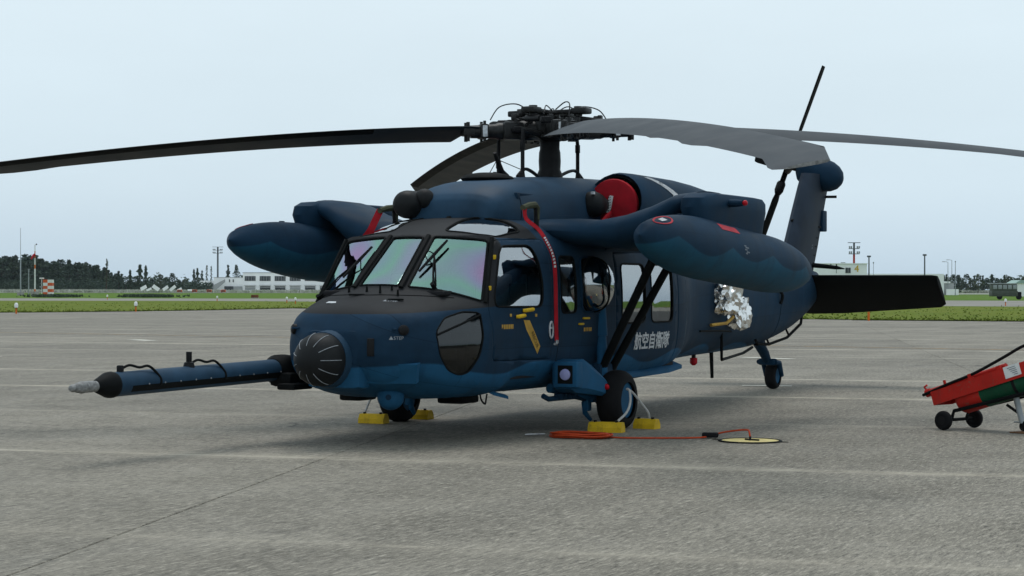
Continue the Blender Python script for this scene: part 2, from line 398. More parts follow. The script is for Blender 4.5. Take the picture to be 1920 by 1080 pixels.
    return t.fin(a, t.rng(mid, .3, .7, .72, .92), 0, .3)
JT0 = TN.dot(Vector((5.35, 1.9, 0))); JTS = 5.45
JL0 = LN.dot(Vector((6.74, .9, 0))); JLS = 7.55
M['pave'] = pavement_mat()
def pavebase():
    return paint('joint_filler', (.060, .058, .053), .95, .3, 3)
M['filler'] = pavebase()

def grass_mat(name, c1, c2, c3, sc=.35):
    t = NT(name); p = t.n('ShaderNodeNewGeometry').outputs['Position']
    a = t.mix(t.rng(t.noise(sc * .25, 5, .6, vec=p), .35, .65, 0, 1), c1, c2)
    a = t.mix(t.rng(t.noise(sc * 1.3, 6, .7, vec=p), .45, .72, 0, .8), a, c3)
    a = t.mix(t.rng(t.noise(5, 4, .7, vec=p), .45, .75, 0, .5), a, tuple(q * .55 for q in c1))
    t.bump(t.noise(3, 5, .7, vec=p), .6, .2)
    return t.fin(a, .95, 0, .04)
M['grass'] = grass_mat('mown_grass', (.100, .150, .020), (.145, .180, .030), (.175, .170, .045))
M['grassfar'] = grass_mat('far_grass', (.075, .150, .020), (.100, .175, .028), (.15, .18, .04), .12)
M['tuft'] = grass_mat('grass_blades', (.120, .180, .026), (.170, .215, .036), (.20, .19, .05), .8)
def strip_mat(name, c1, c2):
    t = NT(name); p = t.n('ShaderNodeNewGeometry').outputs['Position']
    a = t.mix(t.rng(t.noise(.12, 5, .6, vec=p), .35, .65, 0, 1), c1, c2)
    return t.fin(a, .9, 0, .2)
M['taxi'] = strip_mat('taxiway_pavement', (.19, .18, .158), (.25, .237, .208))
M['pale'] = strip_mat('pale_far_ground', (.42, .42, .38), (.30, .33, .24))

# ground sheets, near to far (far edges measured on the ground in metres)
tag(MB().add([(p.x, p.y, -.06) for p in (site(0, -3500) - RH * 4000, site(0, -3500) + RH * 4000, site(0, 3500) + RH * 4000, site(0, 3500) - RH * 4000)], [(0, 1, 2, 3)]).build('ground', 'grassfar', None, False), kind='structure')
edge = [(-900, 132), (-265, 121), (-194, 129.5), (-155, 137), (-113, 151), (-60, 138), (0, 120), (90, 104), (177, 95.5), (265, 92), (900, 82)]
E1 = [site(m, d) for m, d in edge]
apron = sheet('apron', [site(0, -160) - RH * 200, site(0, -160) + RH * 200] + list(reversed(E1)), -.02, 'filler')
def wavy(a, b, n, amp, seed):
    rr = random.Random(seed); return [a.lerp(b, i / n) + FH * rr.uniform(-amp, amp) for i in range(n + 1)]
G1 = []
for i in range(len(E1) - 1): G1 += wavy(E1[i], E1[i + 1], 60, .28, i)[:-1]
G1.append(E1[-1])
far1 = [site(900, 150), site(255, 169), site(0, 205), site(-113, 228), site(-155, 236), site(-265, 236), site(-900, 242)]
ng = sheet('grass_verge', G1 + far1, .03, 'grass')
far2 = [site(-900, 310), site(-265, 300), site(-150, 298), site(-110, 296), site(0, 290), site(255, 262), site(900, 240)]
taxi = sheet('taxiway', list(reversed(far1)) + list(reversed(far2)), .0, 'taxi')
sheet('far_verge', [site(-700, 690), site(-120, 690), site(0, 640), site(700, 520)] + [site(700, 1100), site(-700, 1300)], .02, 'pale')

# pavement slabs, each its own piece, recessed joints between
def slabs():
    a, b = LN, TN
    det = LD.x * TD.y - LD.y * TD.x
    def pt(i, j):        # crossing of long joint i and cross joint j
        cl = JL0 + i * JLS; ct = JT0 + j * JTS
        d = a.x * b.y - a.y * b.x
        return Vector(((cl * b.y - ct * a.y) / d, (a.x * ct - b.x * cl) / d, 0))
    g = .0045
    P00, P10, P11, P01 = pt(0, 0), pt(1, 0), pt(1, 1), pt(0, 1); c = (P00 + P11) / 2
    big = None; me = None
    poly = [p - c for p in (P00, P10, P11, P01)]
    inner = [p * (1 - 2 * g / 6.0) for p in poly]
    top = [q - q.normalized() * .006 for q in inner]
    mb = MB(); mb.add([(q.x, q.y, -.03) for q in inner] + [(q.x, q.y, -.005) for q in inner] + [(q.x, q.y, 0) for q in top],
        [(0, 1, 5, 4), (1, 2, 6, 5), (2, 3, 7, 6), (3, 0, 4, 7), (4, 5, 9, 8), (5, 6, 10, 9), (6, 7, 11, 10), (7, 4, 8, 11), (8, 9, 10, 11)])
    me = mb.mesh('slab', 'pave', False)
    rr = random.Random(3); far = MB(); n = 0
    cand = []
    for i in range(-30, 30):
        for j in range(-30, 40):
            q = (pt(i, j) + pt(i + 1, j + 1)) / 2; v = q - CAM_P; d = v.dot(FH); l = v.dot(RH)
            if d < -12 or d > 128: continue
            # within the apron?
            m = l / max(d, 1) * 1000
            lim = 118
            for (m0, d0), (m1, d1) in zip(edge, edge[1:]):
                if m0 <= m <= m1: lim = d0 + (d1 - d0) * (m - m0) / (m1 - m0)
            if d > lim - 4.2 or abs(l) > 12 + max(d, 4) * .33: continue
            cand.append((d, q))
    cand.sort(key=lambda k: k[0])
    for k, (d, q) in enumerate(cand):
        z = rr.uniform(-.0015, .0015)
        if k < 300:
            o = link('slab', me, apron); o.location = (q.x, q.y, z)
        else: far.add([(v[0] + q.x, v[1] + q.y, v[2] + z) for v in mb.v], mb.f)
    if far.v: tag(far.build('distant_slab', 'pave', apron, False), kind='stuff')
    print('slabs', len(cand))
slabs()
sheet('apron_margin', [site(-900, 80), site(900, 60)] + list(reversed([p - FH * .0 for p in E1])), -.012, 'pave')

def stripe(name, a, b, wd, mat, label, cat, z=.008, dash=None):
    a = Vector((*a, 0)); b = Vector((*b, 0)); d = (b - a).normalized(); n = Vector((-d.y, d.x, 0)) * wd / 2; mb = MB(); L = (b - a).length; s = 0
    rr = random.Random(int(L * 100))
    while s < L:
        e = min(s + (dash or 2.0), L); o1, o2 = rr.uniform(-.02, .02), rr.uniform(-.02, .02)
        p, q = a + d * s, a + d * e
        mb.add([(x.x, x.y, z) for x in (p - n * (1 + o1), q - n * (1 + o2), q + n, p + n)], [(0, 1, 2, 3)]); s = e
    return tag(mb.build(name, mat, None, False), label, cat)
def wornpaint(name, col, lo, hi):
    t = NT(name); p = t.n('ShaderNodeNewGeometry').outputs['Position']
    base = t.mix(t.noise(.6, 4, vec=p), (.13, .125, .11), (.18, .172, .155))
    f = t.rng(t.noise(2.2, 6, .7, vec=p), lo, hi, 0, 1)
    return t.fin(t.mix(f, base, col), .85, 0, .2)
M['worn_orange'] = wornpaint('worn_orange_line', (.46, .27, .09), .35, .62)
M['worn_white'] = wornpaint('worn_white_line', (.62, .60, .52), .2, .5)
tag(stripe('taxi_line', (-36, -105), (-25.9, 35), .16, 'worn_orange', None, None), kind='structure')
for (a, b, wd) in (((-25.5, -26.1), (-25.0, -25.0), .45), ((-12.9, -21.0), (-12.6, -19.7), .3), ((-8.35, -.72), (-8.55, .02), .22), ((-20.3, -5.2), (-19.7, -3.8), .3)):
    tag(stripe('ground_mark', a, b, wd, 'worn_white', None, None, .009), kind='structure')

# ------------------------------------------------------------------ the helicopter (x forward, y to port, z up)
HELI = tag(empty('rescue_helicopter'), 'dark blue rescue helicopter with four drooping rotor blades and refuelling probe parked on the apron', 'helicopter')

def crspline(P, n, closed_ends=None):
    """non-uniform Catmull-Rom through P (Vectors), n points per span"""
    N = len(P); t = [0]
    for i in range(1, N): t.append(t[-1] + max((P[i] - P[i - 1]).length, 1e-4))
    T = []
    for i in range(N):
        if closed_ends and i in (0, N - 1): T.append(closed_ends[0 if i == 0 else 1] * 1.0)
        else:
            a, b = max(i - 1, 0), min(i + 1, N - 1); T.append((P[b] - P[a]) / (t[b] - t[a]))
    out = []
    for i in range(N - 1):
        h = t[i + 1] - t[i]
        for k in range(n):
            u = k / n; u2, u3 = u * u, u * u * u
            out.append(P[i] * (2 * u3 - 3 * u2 + 1) + T[i] * h * (u3 - 2 * u2 + u) + P[i + 1] * (-2 * u3 + 3 * u2) + T[i + 1] * h * (u3 - u2))
    return out + [P[-1].copy()]
def half_ring(P, n=6):
    P = [Vector(p) for p in P]
    d = [(P[1] - P[0]).normalized(), (P[-1] - P[-2]).normalized()]
    d[0] = Vector((d[0].x * 0, 1, 0)); d[1] = Vector((0, -1, 0))
    return crspline(P, n, d)
def full_ring(P, n=6):
    h = half_ring(P, n)                      # port half, top to bottom
    return h + [Vector((p.x, -p.y, p.z)) for p in reversed(h[1:-1])]
def sect(x, zt, zb, wd, zw, nt_=3.2, nb=3.2, K=10):
    P = []
    for i in range(K):
        if i <= 5:
            a = math.pi / 2 * (1 - i / 5); c, s_ = abs(math.cos(a)) ** (2 / nt_), abs(math.sin(a)) ** (2 / nt_)
            P.append(Vector((x, wd * (c if i else 0), zw + (zt - zw) * (s_ if i < 5 else 0))))
        else:
            a = math.pi / 2 * (i - 5) / (K - 6); c, s_ = abs(math.cos(a)) ** (2 / nb), abs(math.sin(a)) ** (2 / nb)
            P.append(Vector((x, wd * (c if i < K - 1 else 0), zw - (zw - zb) * s_)))
    return P
def loft_grid(stations, subs, linear=(), n=6):
    rings = [full_ring(s, n) for s in stations]; m = len(rings[0]); cen = [sum((p.x for p in r), 0) / m for r in rings]
    t = [0]
    for i in range(1, len(cen)): t.append(t[-1] + max(abs(cen[i] - cen[i - 1]), .03))
    out = []
    N = len(rings)
    for i in range(N - 1):
        h = t[i + 1] - t[i]
        def tan(k, j):
            a, b = max(k - 1, 0), min(k + 1, N - 1)
            if (k - 1) in linear and k - 1 != i: a = k         # do not look across a flat panel
            if k in linear and k != i: b = k
            if a == b: a, b = k - 1, k
            return (rings[b][j] - rings[a][j]) / (t[b] - t[a])
        for q in range(subs[i]):
            u = q / subs[i]; u2, u3 = u * u, u * u * u; ring = []
            for j in range(m):
                A, B = rings[i][j], rings[i + 1][j]
                if i in linear: ring.append(A.lerp(B, u))
                else: ring.append(A * (2 * u3 - 3 * u2 + 1) + tan(i, j) * h * (u3 - 2 * u2 + u) + B * (-2 * u3 + 3 * u2) + tan(i + 1, j) * h * (u3 - u2))
            out.append(ring)
    out.append(rings[-1]); return out

N0 = [(4.60, 0, 1.09), (4.60, .10, 1.088), (4.595, .25, 1.075), (4.59, .36, 1.04), (4.59, .38, .98), (4.59, .385, .94), (4.59, .38, .90), (4.59, .33, .83), (4.60, .20, .80), (4.60, 0, .795)]
N1 = [(4.46, 0, 1.285), (4.455, .2, 1.282), (4.42, .45, 1.262), (4.36, .64, 1.19), (4.355, .69, 1.07), (4.355, .705, .96), (4.36, .69, .84), (4.38, .61, .71), (4.42, .40, .625), (4.44, 0, .605)]
N15 = [(4.18, 0, 1.415), (4.165, .23, 1.408), (4.06, .56, 1.375), (3.92, .82, 1.295), (3.92, .895, 1.15), (3.93, .925, .98), (3.94, .90, .80), (3.97, .81, .62), (4.02, .52, .50), (4.06, 0, .475)]
N2 = [(3.90, 0, 1.520), (3.88, .25, 1.512), (3.71, .62, 1.465), (3.45, .985, 1.355), (3.48, 1.035, 1.20), (3.52, 1.06, 1.0), (3.54, 1.035, .80), (3.56, .95, .57), (3.62, .62, .445), (3.66, 0, .43)]
N3 = [(3.235, 0, 2.062), (3.225, .205, 2.058), (3.15, .55, 2.052), (3.06, .86, 2.025), (3.07, .985, 1.72), (3.09, 1.06, 1.32), (3.10, 1.055, .90), (3.10, .98, .55), (3.12, .65, .435), (3.12, 0, .42)]
STN = [N0, N1, N15, N2, N3,
       sect(2.70, 2.225, .42, 1.072, 1.25, 3.3, 3.6), sect(2.1, 2.275, .42, 1.095, 1.25, 3.6, 3.8), sect(1.2, 2.28, .42, 1.115, 1.25, 3.8, 3.8),
       sect(-.3, 2.28, .42, 1.125, 1.25, 3.8, 3.8), sect(-1.25, 2.28, .43, 1.115, 1.25, 3.6, 3.4), sect(-1.75, 2.28, .47, 1.03, 1.25, 3.2, 3.0),
       sect(-2.3, 2.27, .55, .88, 1.28, 3.0, 2.8), sect(-3.4, 2.22, .60, .76, 1.33, 2.8, 2.6), sect(-5, 2.08, .63, .56, 1.33, 2.6, 2.4),
       sect(-6.6, 1.98, .69, .44, 1.35, 2.5, 2.3), sect(-8.0, 1.92, .88, .36, 1.42, 2.5, 2.2), sect(-9.0, 1.86, 1.12, .24, 1.5, 2.4, 2.2), sect(-9.7, 1.80, 1.34, .11, 1.58, 2.2, 2.2)]
SUBS = [4, 6, 6, 8, 4, 6, 6, 8, 5, 4, 4, 6, 6, 6, 5, 5, 4]
GRID = loft_grid(STN, SUBS, linear=(3,), n=6)
hb = bmesh.new(); rows = [[hb.verts.new(p) for p in r] for r in GRID]; m_ = len(rows[0])
for i in range(len(rows) - 1):
    for j in range(m_):
        k = (j + 1) % m_; hb.faces.new((rows[i][j], rows[i][k], rows[i + 1][k], rows[i + 1][j]))
hb.faces.new(rows[0]); hb.faces.new(list(reversed(rows[-1])))
bmesh.ops.recalc_face_normals(hb, faces=hb.faces[:]); hb.normal_update()
BVH = BVHTree.FromBMesh(hb)
def surf_y(x, z, side=1):
    h = BVH.ray_cast(Vector((x, 4 * side, z)), Vector((0, -side, 0))); return h[0].y if h[0] else side * 1.1
def surf_z(x, y, top=True):
    h = BVH.ray_cast(Vector((x, y, 6 if top else -3)), Vector((0, 0, -1 if top else 1))); return h[0].z if h[0] else 2.2
def snap(p, d):
    h = BVH.ray_cast(Vector(p) + Vector(d) * 3, -Vector(d).normalized()); return h[0] if h[0] else Vector(p)

def poly_planes(poly, n, inset=0.0):
    n = Vector(n).normalized(); c = sum(poly, Vector()) / len(poly); out = []
    for i, p in enumerate(poly):
        e = poly[(i + 1) % len(poly)] - p
        if e.length < 1e-5: continue
        k = e.cross(n).normalized()
        if k.dot(c - p) > 0: k = -k               # outward
        out.append((p - k * inset, k))
    return out, c, max((p - c).length for p in poly)
def cut(bm, poly, n, gap=0.0, facing=.08):
    """open a hole of outline poly (seen along n) in surface bm; returns the removed patch as its own bmesh, trimmed by gap"""
    poly = [Vector(p) for p in poly]; n = Vector(n).normalized()
    if abs(n.y) > .99: poly = [Vector((p.x, 1.07 * n.y, p.z)) for p in poly]
    planes, c, rad = poly_planes(poly, n)
    def near():
        out = []
        for f in bm.faces:
            q = f.calc_center_median() - c; d = q.dot(n)
            if abs(d) < .6 and (q - n * d).length < rad + .25 and f.normal.dot(n) > facing: out.append(f)
        return out
    for co_, no_ in planes:
        fs = near(); es = {e for f in fs for e in f.edges}; vs = {v for f in fs for v in f.verts}
        bmesh.ops.bisect_plane(bm, geom=list(vs) + list(es) + fs, plane_co=co_, plane_no=no_, dist=1e-5)
    bm.normal_update()
    ins = [f for f in near() if all((f.calc_center_median() - a).dot(b) < 1e-5 for a, b in planes)]
    pb = bmesh.new(); vm = {}
    for f in ins:
        vs = []
        for v in f.verts:
            if v not in vm: vm[v] = pb.verts.new(v.co)
            vs.append(vm[v])
        try: pb.faces.new(vs)
        except ValueError: pass
    bmesh.ops.delete(bm, geom=ins, context='FACES')
    if gap:
        for co_, no_ in poly_planes(poly, n, gap)[0]:
            bmesh.ops.bisect_plane(pb, geom=pb.verts[:] + pb.edges[:] + pb.faces[:], plane_co=co_, plane_no=no_, dist=1e-6, clear_outer=True)
    pb.normal_update(); return pb
def finish(bm, name, mats, parent, thick=.022, inset=0.0, sharp=40, off=-1):
    bm.normal_update()
    if inset:
        nn = [(v, v.normal.copy()) for v in bm.verts]
        for v, q in nn: v.co -= q * inset
    me = bpy.data.meshes.new(name); bm.to_mesh(me)
    for x in mats: me.materials.append(M[x])
    me.polygons.foreach_set('use_smooth', [True] * len(me.polygons)); me.set_sharp_from_angle(angle=R(sharp)); me.update()
    o = link(name, me, parent)
    if thick:
        s = o.modifiers.new('thick', 'SOLIDIFY'); s.thickness = thick; s.offset = off; s.material_offset = 1 if len(mats) > 1 else 0; s.material_offset_rim = 0
    return o
def border_loop(bm):
    es = [e for e in bm.edges if e.is_boundary]; 
    if not es: return []
    adj = {}
    for e in es:
        for a, b in ((0, 1), (1, 0)): adj.setdefault(e.verts[a], []).append(e.verts[b])
    s = es[0].verts[0]; loop = [s]; prev = None; cur = s
    while True:
        nx = [v for v in adj[cur] if v is not prev]
        if not nx: break
        prev, cur = cur, nx[0]
        if cur is s or len(loop) > 4000: break
        loop.append(cur)
    return [v.co.copy() for v in loop]
def seal(bm, parent, r=.011, name='window_seal', mat='black'):
    L = border_loop(bm)
    if len(L) < 4: return None
    P = [L[0]]
    for p in L[1:]:
        if (p - P[-1]).length > .012: P.append(p)
    P.append(P[0]); mb = MB(); mb.tube(P, r, 6, False); return mb.build(name, mat, parent)

# ---- doors and windows (outlines in metres on the side, roof and nose)
def side(pts, s): return [Vector((x, 0, z)) for x, z in pts]
hull_panes = []
fus = None
door_objs = []
DOOR = roundpoly([(3.10, 0, 2.005), (2.16, 0, 2.035), (2.13, 0, .78), (3.42, 0, .80), (3.46, 0, 1.30)], .07)
DWIN = roundpoly([(3.04, 0, 1.945), (2.45, 0, 1.965), (2.37, 0, 1.55), (2.39, 0, 1.33), (3.33, 0, 1.335), (3.31, 0, 1.45)], .09)
CDOOR = roundpoly([(.62, 0, 1.93), (-1.20, 0, 1.93), (-1.22, 0, .56), (.62, 0, .56)], .09)
CW1 = roundpoly([(.46, 0, 1.80), (-.20, 0, 1.80), (-.20, 0, 1.13), (.46, 0, 1.13)], .10)
CW2 = roundpoly([(-.37, 0, 1.80), (-1.02, 0, 1.80), (-1.02, 0, 1.13), (-.37, 0, 1.13)], .10)
GW1 = roundpoly([(1.97, 0, 1.86), (1.62, 0, 1.86), (1.62, 0, 1.26), (1.97, 0, 1.26)], .07)
GW2 = roundpoly([(1.50, 0, 1.86), (.92, 0, 1.86), (.92, 0, 1.26), (1.50, 0, 1.26)], .12)
parts = []     # built after the hull so that the empty parents exist in order
for s in (1, -1):
    n = Vector((0, s, 0))
    parts.append(('cockpit_door', s, cut(hb, DOOR, n, .006), [DWIN]))
    parts.append(('cabin_door', s, cut(hb, CDOOR, n, .006), [CW1, CW2]))
    parts.append(('side_window', s, cut(hb, GW1, n, .002), None))
    parts.append(('gun_window', s, cut(hb, GW2, n, .002), None))
    # side windscreen
    W = [Vector((3.825, .315 * s, 1.528)), Vector((3.458, .950 * s, 1.388)), Vector((3.10, .825 * s, 1.995)), Vector((3.215, .265 * s, 2.02))]
    nn = (W[1] - W[0]).cross(W[3] - W[0]); nn = nn if nn.x > 0 else -nn
    parts.append(('windscreen', s, cut(hb, roundpoly(W, .035), nn, .002), None))
    # roof eyebrow window
    W = [Vector((3.08, .30 * s, 0)), Vector((3.00, .80 * s, 0)), Vector((2.42, .86 * s, 0)), Vector((2.38, .30 * s, 0))]
    parts.append(('roof_window', s, cut(hb, [p + Vector((0, 0, 2.12)) for p in roundpoly(W, .09)], (0, 0, 1), .002, .2), None))
    # chin window
    nn = Vector((.62, .78 * s, .0)).normalized(); tt = Vector((-.78, .62 * s, 0)).normalized()
    c0 = Vector((3.82, .93 * s, 0))
    W = [c0 + tt * a + Vector((0, 0, z)) for a, z in ((-.33, 1.10), (-.21, 1.235), (.02, 1.295), (.235, 1.285), (.25, 1.06), (.20, .86), (.08, .70), (-.04, .675), (-.18, .73), (-.29, .88))]
    parts.append(('chin_window', s, cut(hb, roundpoly(W, .05, 3), nn, .002), None))
W = [Vector((3.855, .225, 1.54)), Vector((3.855, -.225, 1.54)), Vector((3.255, -.180, 2.03)), Vector((3.255, .180, 2.03))]
parts.append(('windscreen', 0, cut(hb, roundpoly(W, .03), (.64, 0, .77), .002), None))
FUS = finish(hb, 'fuselage', ['hull', 'interior'], HELI, .024)
for nm, s, pb, wins in parts:
    if nm in ('cockpit_door', 'cabin_door'):
        panes = [cut(pb, wdw, (0, s, 0), .002) for wdw in wins]
        d = finish(pb, nm, ['hull', 'interior'], HELI, .022)
        for p in panes:
            seal(p, d); finish(p, 'window', ['glass'], d, 0, .010)
        door_objs.append((nm, s, d))
    elif nm == 'gun_window':
        # bulged bubble window over the gunner's opening
        d = seal(pb, HELI, .016, 'gun_window_frame', 'navy')
        yb = surf_y(1.21, 1.55, s); mb = MB(); H, NN = 10, 28; rs = []
        for i in range(H + 1):
            a = math.pi / 2 * i / H; rr = math.cos(a) ** .55 if i < H else .02
            rs.append([Vector((1.21 + .285 * rr * math.cos(2 * math.pi * k / NN), yb + s * (-.01 + .21 * math.sin(a)), 1.56 + .295 * rr * math.sin(2 * math.pi * k / NN))) for k in range(NN)])
        mb.rings(rs, False); bub = mb.build('bubble_window', 'glass', HELI)
        mb = MB(); mb.tube([r for r in rs[0]] + [rs[0][0]], .018, 6, False); mb.tube([rs[k][7] for k in range(H)] + [rs[H - 1 - k][21] for k in range(H)], .010, 6); mb.build('bubble_rib', 'black', bub)
    else:
        mat = {'windscreen': 'windscreen', 'side_window': 'glass', 'roof_window': 'eyebrow', 'chin_window': 'chin'}[nm]
        L = seal(pb, None, .012 if nm != 'chin_window' else .008, 'window_seal')
        o = finish(pb, nm, [mat], HELI, 0, .006, 60)
        if L: L.parent = o
        if nm == 'chin_window':
            P = [snap(c_, Vector((.62, .78 * s, 0))) + Vector((.62, .78 * s, 0)) * .004 for c_ in [Vector((4.06 - .44 * q, (.735 + .32 * q) * s, 1.075 + .185 * q)) for q in (0, .25, .5, .75, 1)]]
            MB().tube(P, .012, 6).build('window_bar', 'black', o)

# windscreen posts and nose trim
for s in (1, -1):
    P = [Vector((3.87, .268 * s, 1.52)), Vector((3.235, .222 * s, 2.045))]; P = [p + Vector((.62, 0, .78)) * .012 for p in P]
    MB().tube(P, .026, 8, flat=.7).build('windscreen_post', 'black', HELI)
    P = [Vector((3.44, .972 * s, 1.372)), Vector((3.07, .850 * s, 2.02))]
    MB().tube([p + Vector((.3, .6 * s, .3)) * .012 for p in P], .022, 8).build('windscreen_post', 'black', HELI)

# windscreen wipers
for s, k in ((1, -1), (-1, -1)):
    b = snap((3.66 if s > 0 else 3.62, .55 * s if s > 0 else -.86, 1.46), (.6, 0, .8)) + Vector((.02, 0, .02))
    e = snap((3.42 if s > 0 else 3.53, .42 * s if s > 0 else -.42, 1.80), (.6, 0, .8)) + Vector((.035, 0, .035))
    root = MB(); root.tube([b, (b + e) / 2 + Vector((.015, 0, .02)), e], [.014, .009, .007], 6); root.tube([b + Vector((0, .03, 0)), (b + e) / 2 + Vector((.012, .025, .02)), e], .006, 6); root.tube([b - Vector((.05, 0, .04)), b + Vector((.03, 0, .025))], .022, 8)
    wp = root.build('wiper', 'black', HELI)
    up = Vector((-.64, .08 * 1, .53)).normalized(); mb = MB(); mb.tube([e - up * .27 + Vector((.0, -.03, 0)), e, e + up * .22 + Vector((0, .03, 0))], [.012, .017, .012], 6); mb.build('wiper_blade', 'rubber', wp)
    mb = MB(); mb.tube(smooth_path([e + Vector((0, .02, -.12)), e + Vector((.06, -.06 * s, -.04)), e + Vector((.05, -.05 * s, .03)), e], 5), .006, 5); mb.build('washer_hose', 'black', wp)

# nose fittings
mb = MB(); mb.lathe([(0, .285), (.10, .275), (.17, .262)], (4.52, -.11, .84), (1, 0, 0), 30); mb.build('radome_collar', 'navy2', HELI)
rd = MB(); prof = [(-.06, .255), (0, .255)] + [(.245 * math.sin(a), .255 * math.cos(a)) for a in [math.pi / 2 * i / 10 for i in range(1, 10)]] + [(.245, .004)]
rd.lathe(prof, (4.74, -.11, .84), (1, 0, 0), 32); RAD = rd.build('radome', 'radome', HELI)
for i in range(11):        # lightning strips
    a = 2 * math.pi * (i + .0) / 11; pts = []
    for k in range(8):
        b = math.pi / 2 * (.06 + .58 * k / 7); r_ = .2565 * math.cos(b); pts.append((4.74 + .2465 * math.sin(b), -.11 + r_ * math.cos(a), .84 + r_ * math.sin(a)))
    MB().tube(pts, .0036, 5).build('lightning_strip', 'midstencil', RAD)
# boss fairing around the radome and lower fairing
mb = MB(); mb.bbox((4.47, -.06, .84), (.28, .62, .58), .09); mb.build('radome_housing', 'hull', HELI)
mb = MB(); mb.prism([(4.545, .16, .800), (4.400, .76, .800), (4.305, .69, .610), (4.450, .25, .610)], (-.92, -.25, .12), .30); mb.build('sensor_mount', 'sea', HELI, False)
mb = MB(); mb.lathe([(0, .09), (.06, .10), (.10, .085)], (4.10, .30, .66), (0, 0, -1), 16); mb.build('turret_neck', 'dark', HELI)
tu = MB(); tu.ball((4.12, .30, .470), .132, 24, 14); TU = tu.build('sensor_turret', 'sea', HELI)
mb = MB(); mb.lathe([(0, .028), (.01, .028)], (4.238, .345, .47), (.9, .4, .0), 14); mb.build('turret_lens', 'navy', TU)
for x, y, lx, ly in ((2.98, .42, .36, .30), (3.0, -.76, .34, .26)):
    MB().bbox((x, y, .395), (lx, ly, .085), .03).build('belly_fairing', 'black', HELI)
for y, s in ((.62, 1), (-.62, -1)):
    p = snap((4.42, y, 1.12), Vector((.8, .6 * s, 0))); mb = MB(); mb.lathe([(-.02, .052), (.02, .05), (.035, .03)], p, (.72, .68 * s, .1), 14); mb.build('air_vent', 'dark', HELI)
    mb = MB(); mb.bbox(p + Vector((.045, -.09 * s, .012)), (.02, .16, .02), .008, Matrix.Rotation(-.62 * s, 3, 'Z')); mb.build('vent_lip', 'navy', HELI)
for x, y, h in ((4.02, .12, .07), (3.99, -.05, .05), (4.02, .32, .06), (3.93, .20, .05), (3.95, -.28, .06)):
    p = Vector((x, y, surf_z(x, y))); MB().tube([p - Vector((0, 0, .02)), p + Vector((0, 0, .02)), p + Vector((.0, 0, h))], [.016, .013, .010], 6).build('nose_fitting', 'black', HELI)
for x, y, l in ((4.10, -.10, .16), (4.13, .36, .16)):
    p = Vector((x, y, surf_z(x, y))); MB().bbox(p + Vector((0, 0, .01)), (.015, l, .02), .006, Matrix.Rotation(.3, 3, 'Z')).build('hinge_handle', 'black', HELI)
# nose access-panel seam, stencils
P = [snap((4.5 - abs(y) * .18, y, z), (.9, 0, .2)) for y, z in ((.52, 1.28), (.54, 1.05), (.50, .86))]
def seam(pts, parent, mat='black', r=.0045, name='panel_seam'): return MB().tube(pts, r, 5).build(name, mat, parent)
seam(smooth_path([Vector((4.09 - .42 * (abs(y) / .75) ** 2, y, surf_z(4.09 - .42 * (abs(y) / .75) ** 2, y) + .002)) for y in [-.75 + .1 * i for i in range(16)]], 2), HELI)
pnl = snap((4.4, .30, .96), Vector((.95, .3, 0))); MB().bbox(pnl + Vector((.004, 0, 0)), (.02, .07, .17), .01, Matrix.Rotation(.35, 3, 'Z')).build('vent_grille', 'dark', HELI)
def pr_front(p):
    h = BVH.ray_cast(Vector(p) + Vector((1.5, .7, .0)), Vector((-1.5, -.7, 0)).normalized()); return h[0] if h[0] else Vector(p)
text_mesh('stencil', '▲STEP', .046, 'midstencil', (4.37, .52, 1.045), (-.42, .9, 0), (0, 0, 1), HELI, pr_front, .004)
def pr_top(p): return Vector((p.x, p.y, surf_z(p.x, p.y)))
text_mesh('stencil', '▲STEP', .048, 'midstencil', (4.17, .32, 0), (-.25, .95, 0), (-.95, -.25, 0), HELI, pr_top, .004)
MB().box((4.22, -.30, surf_z(4.22, -.30) + .002), (.05, .12, .006), Matrix.Rotation(.25, 3, 'Y')).build('placard', 'stencil', HELI, False)
for y in (.28, -.28):      # light slivers on the frame below the centre pane
    pass

# ---- interior: floor, bulkhead, instrument panel, seats
INT = MB(); INT.box((1.05, 0, .62), (5.0, 1.9, .04)); INT.build('cabin_floor', 'interior', HELI, False)
mb = MB(); mb.bbox((3.42, 0, 1.28), (.28, 1.55, .42), .06); mb.bbox((3.55, 0, 1.47), (.45, 1.40, .05), .02); mb.box((3.0, 0, .95), (.9, .42, .62)); mb.build('instrument_panel', 'interior', HELI)
mb = MB(); mb.box((2.80, 0, 2.02), (.5, .5, .12)); mb.build('overhead_panel', 'interior', HELI)
mb = MB(); mb.box((-1.55, 0, 1.3), (.04, 1.7, 1.4)); mb.build('rear_bulkhead', 'seatgrey', HELI)
for y in (.52, -.52):
    mb = MB(); mb.bbox((2.62, y, 1.02), (.52, .50, .14), .05); mb.bbox((2.33, y, 1.35), (.13, .50, .78), .05, Matrix.Rotation(-.16, 3, 'Y'))
    mb.bbox((2.28, y, 1.80), (.10, .26, .20), .04); mb.box((2.60, y, .80), (.40, .44, .32)); st = mb.build('pilot_seat', 'interior', HELI)
    mb = MB(); mb.bbox((2.64, y, 1.11), (.46, .42, .06), .03); mb.bbox((2.42, y, 1.36), (.06, .40, .62), .03, Matrix.Rotation(-.16, 3, 'Y')); mb.build('seat_cushion', 'seatgrey', st)
    mb = MB(); mb.bbox((2.42, y + (.29 if y > 0 else -.29), 1.32), (.34, .03, .50), .02); mb.build('side_armour', 'interior', st)
    mb = MB(); mb.tube(smooth_path([(3.0, y, .65), (3.0, y, 1.0), (2.92, y, 1.18)], 4), .02, 6); mb.ball((2.91, y, 1.2), .035, 8, 6); mb.build('control_stick', 'interior', HELI)
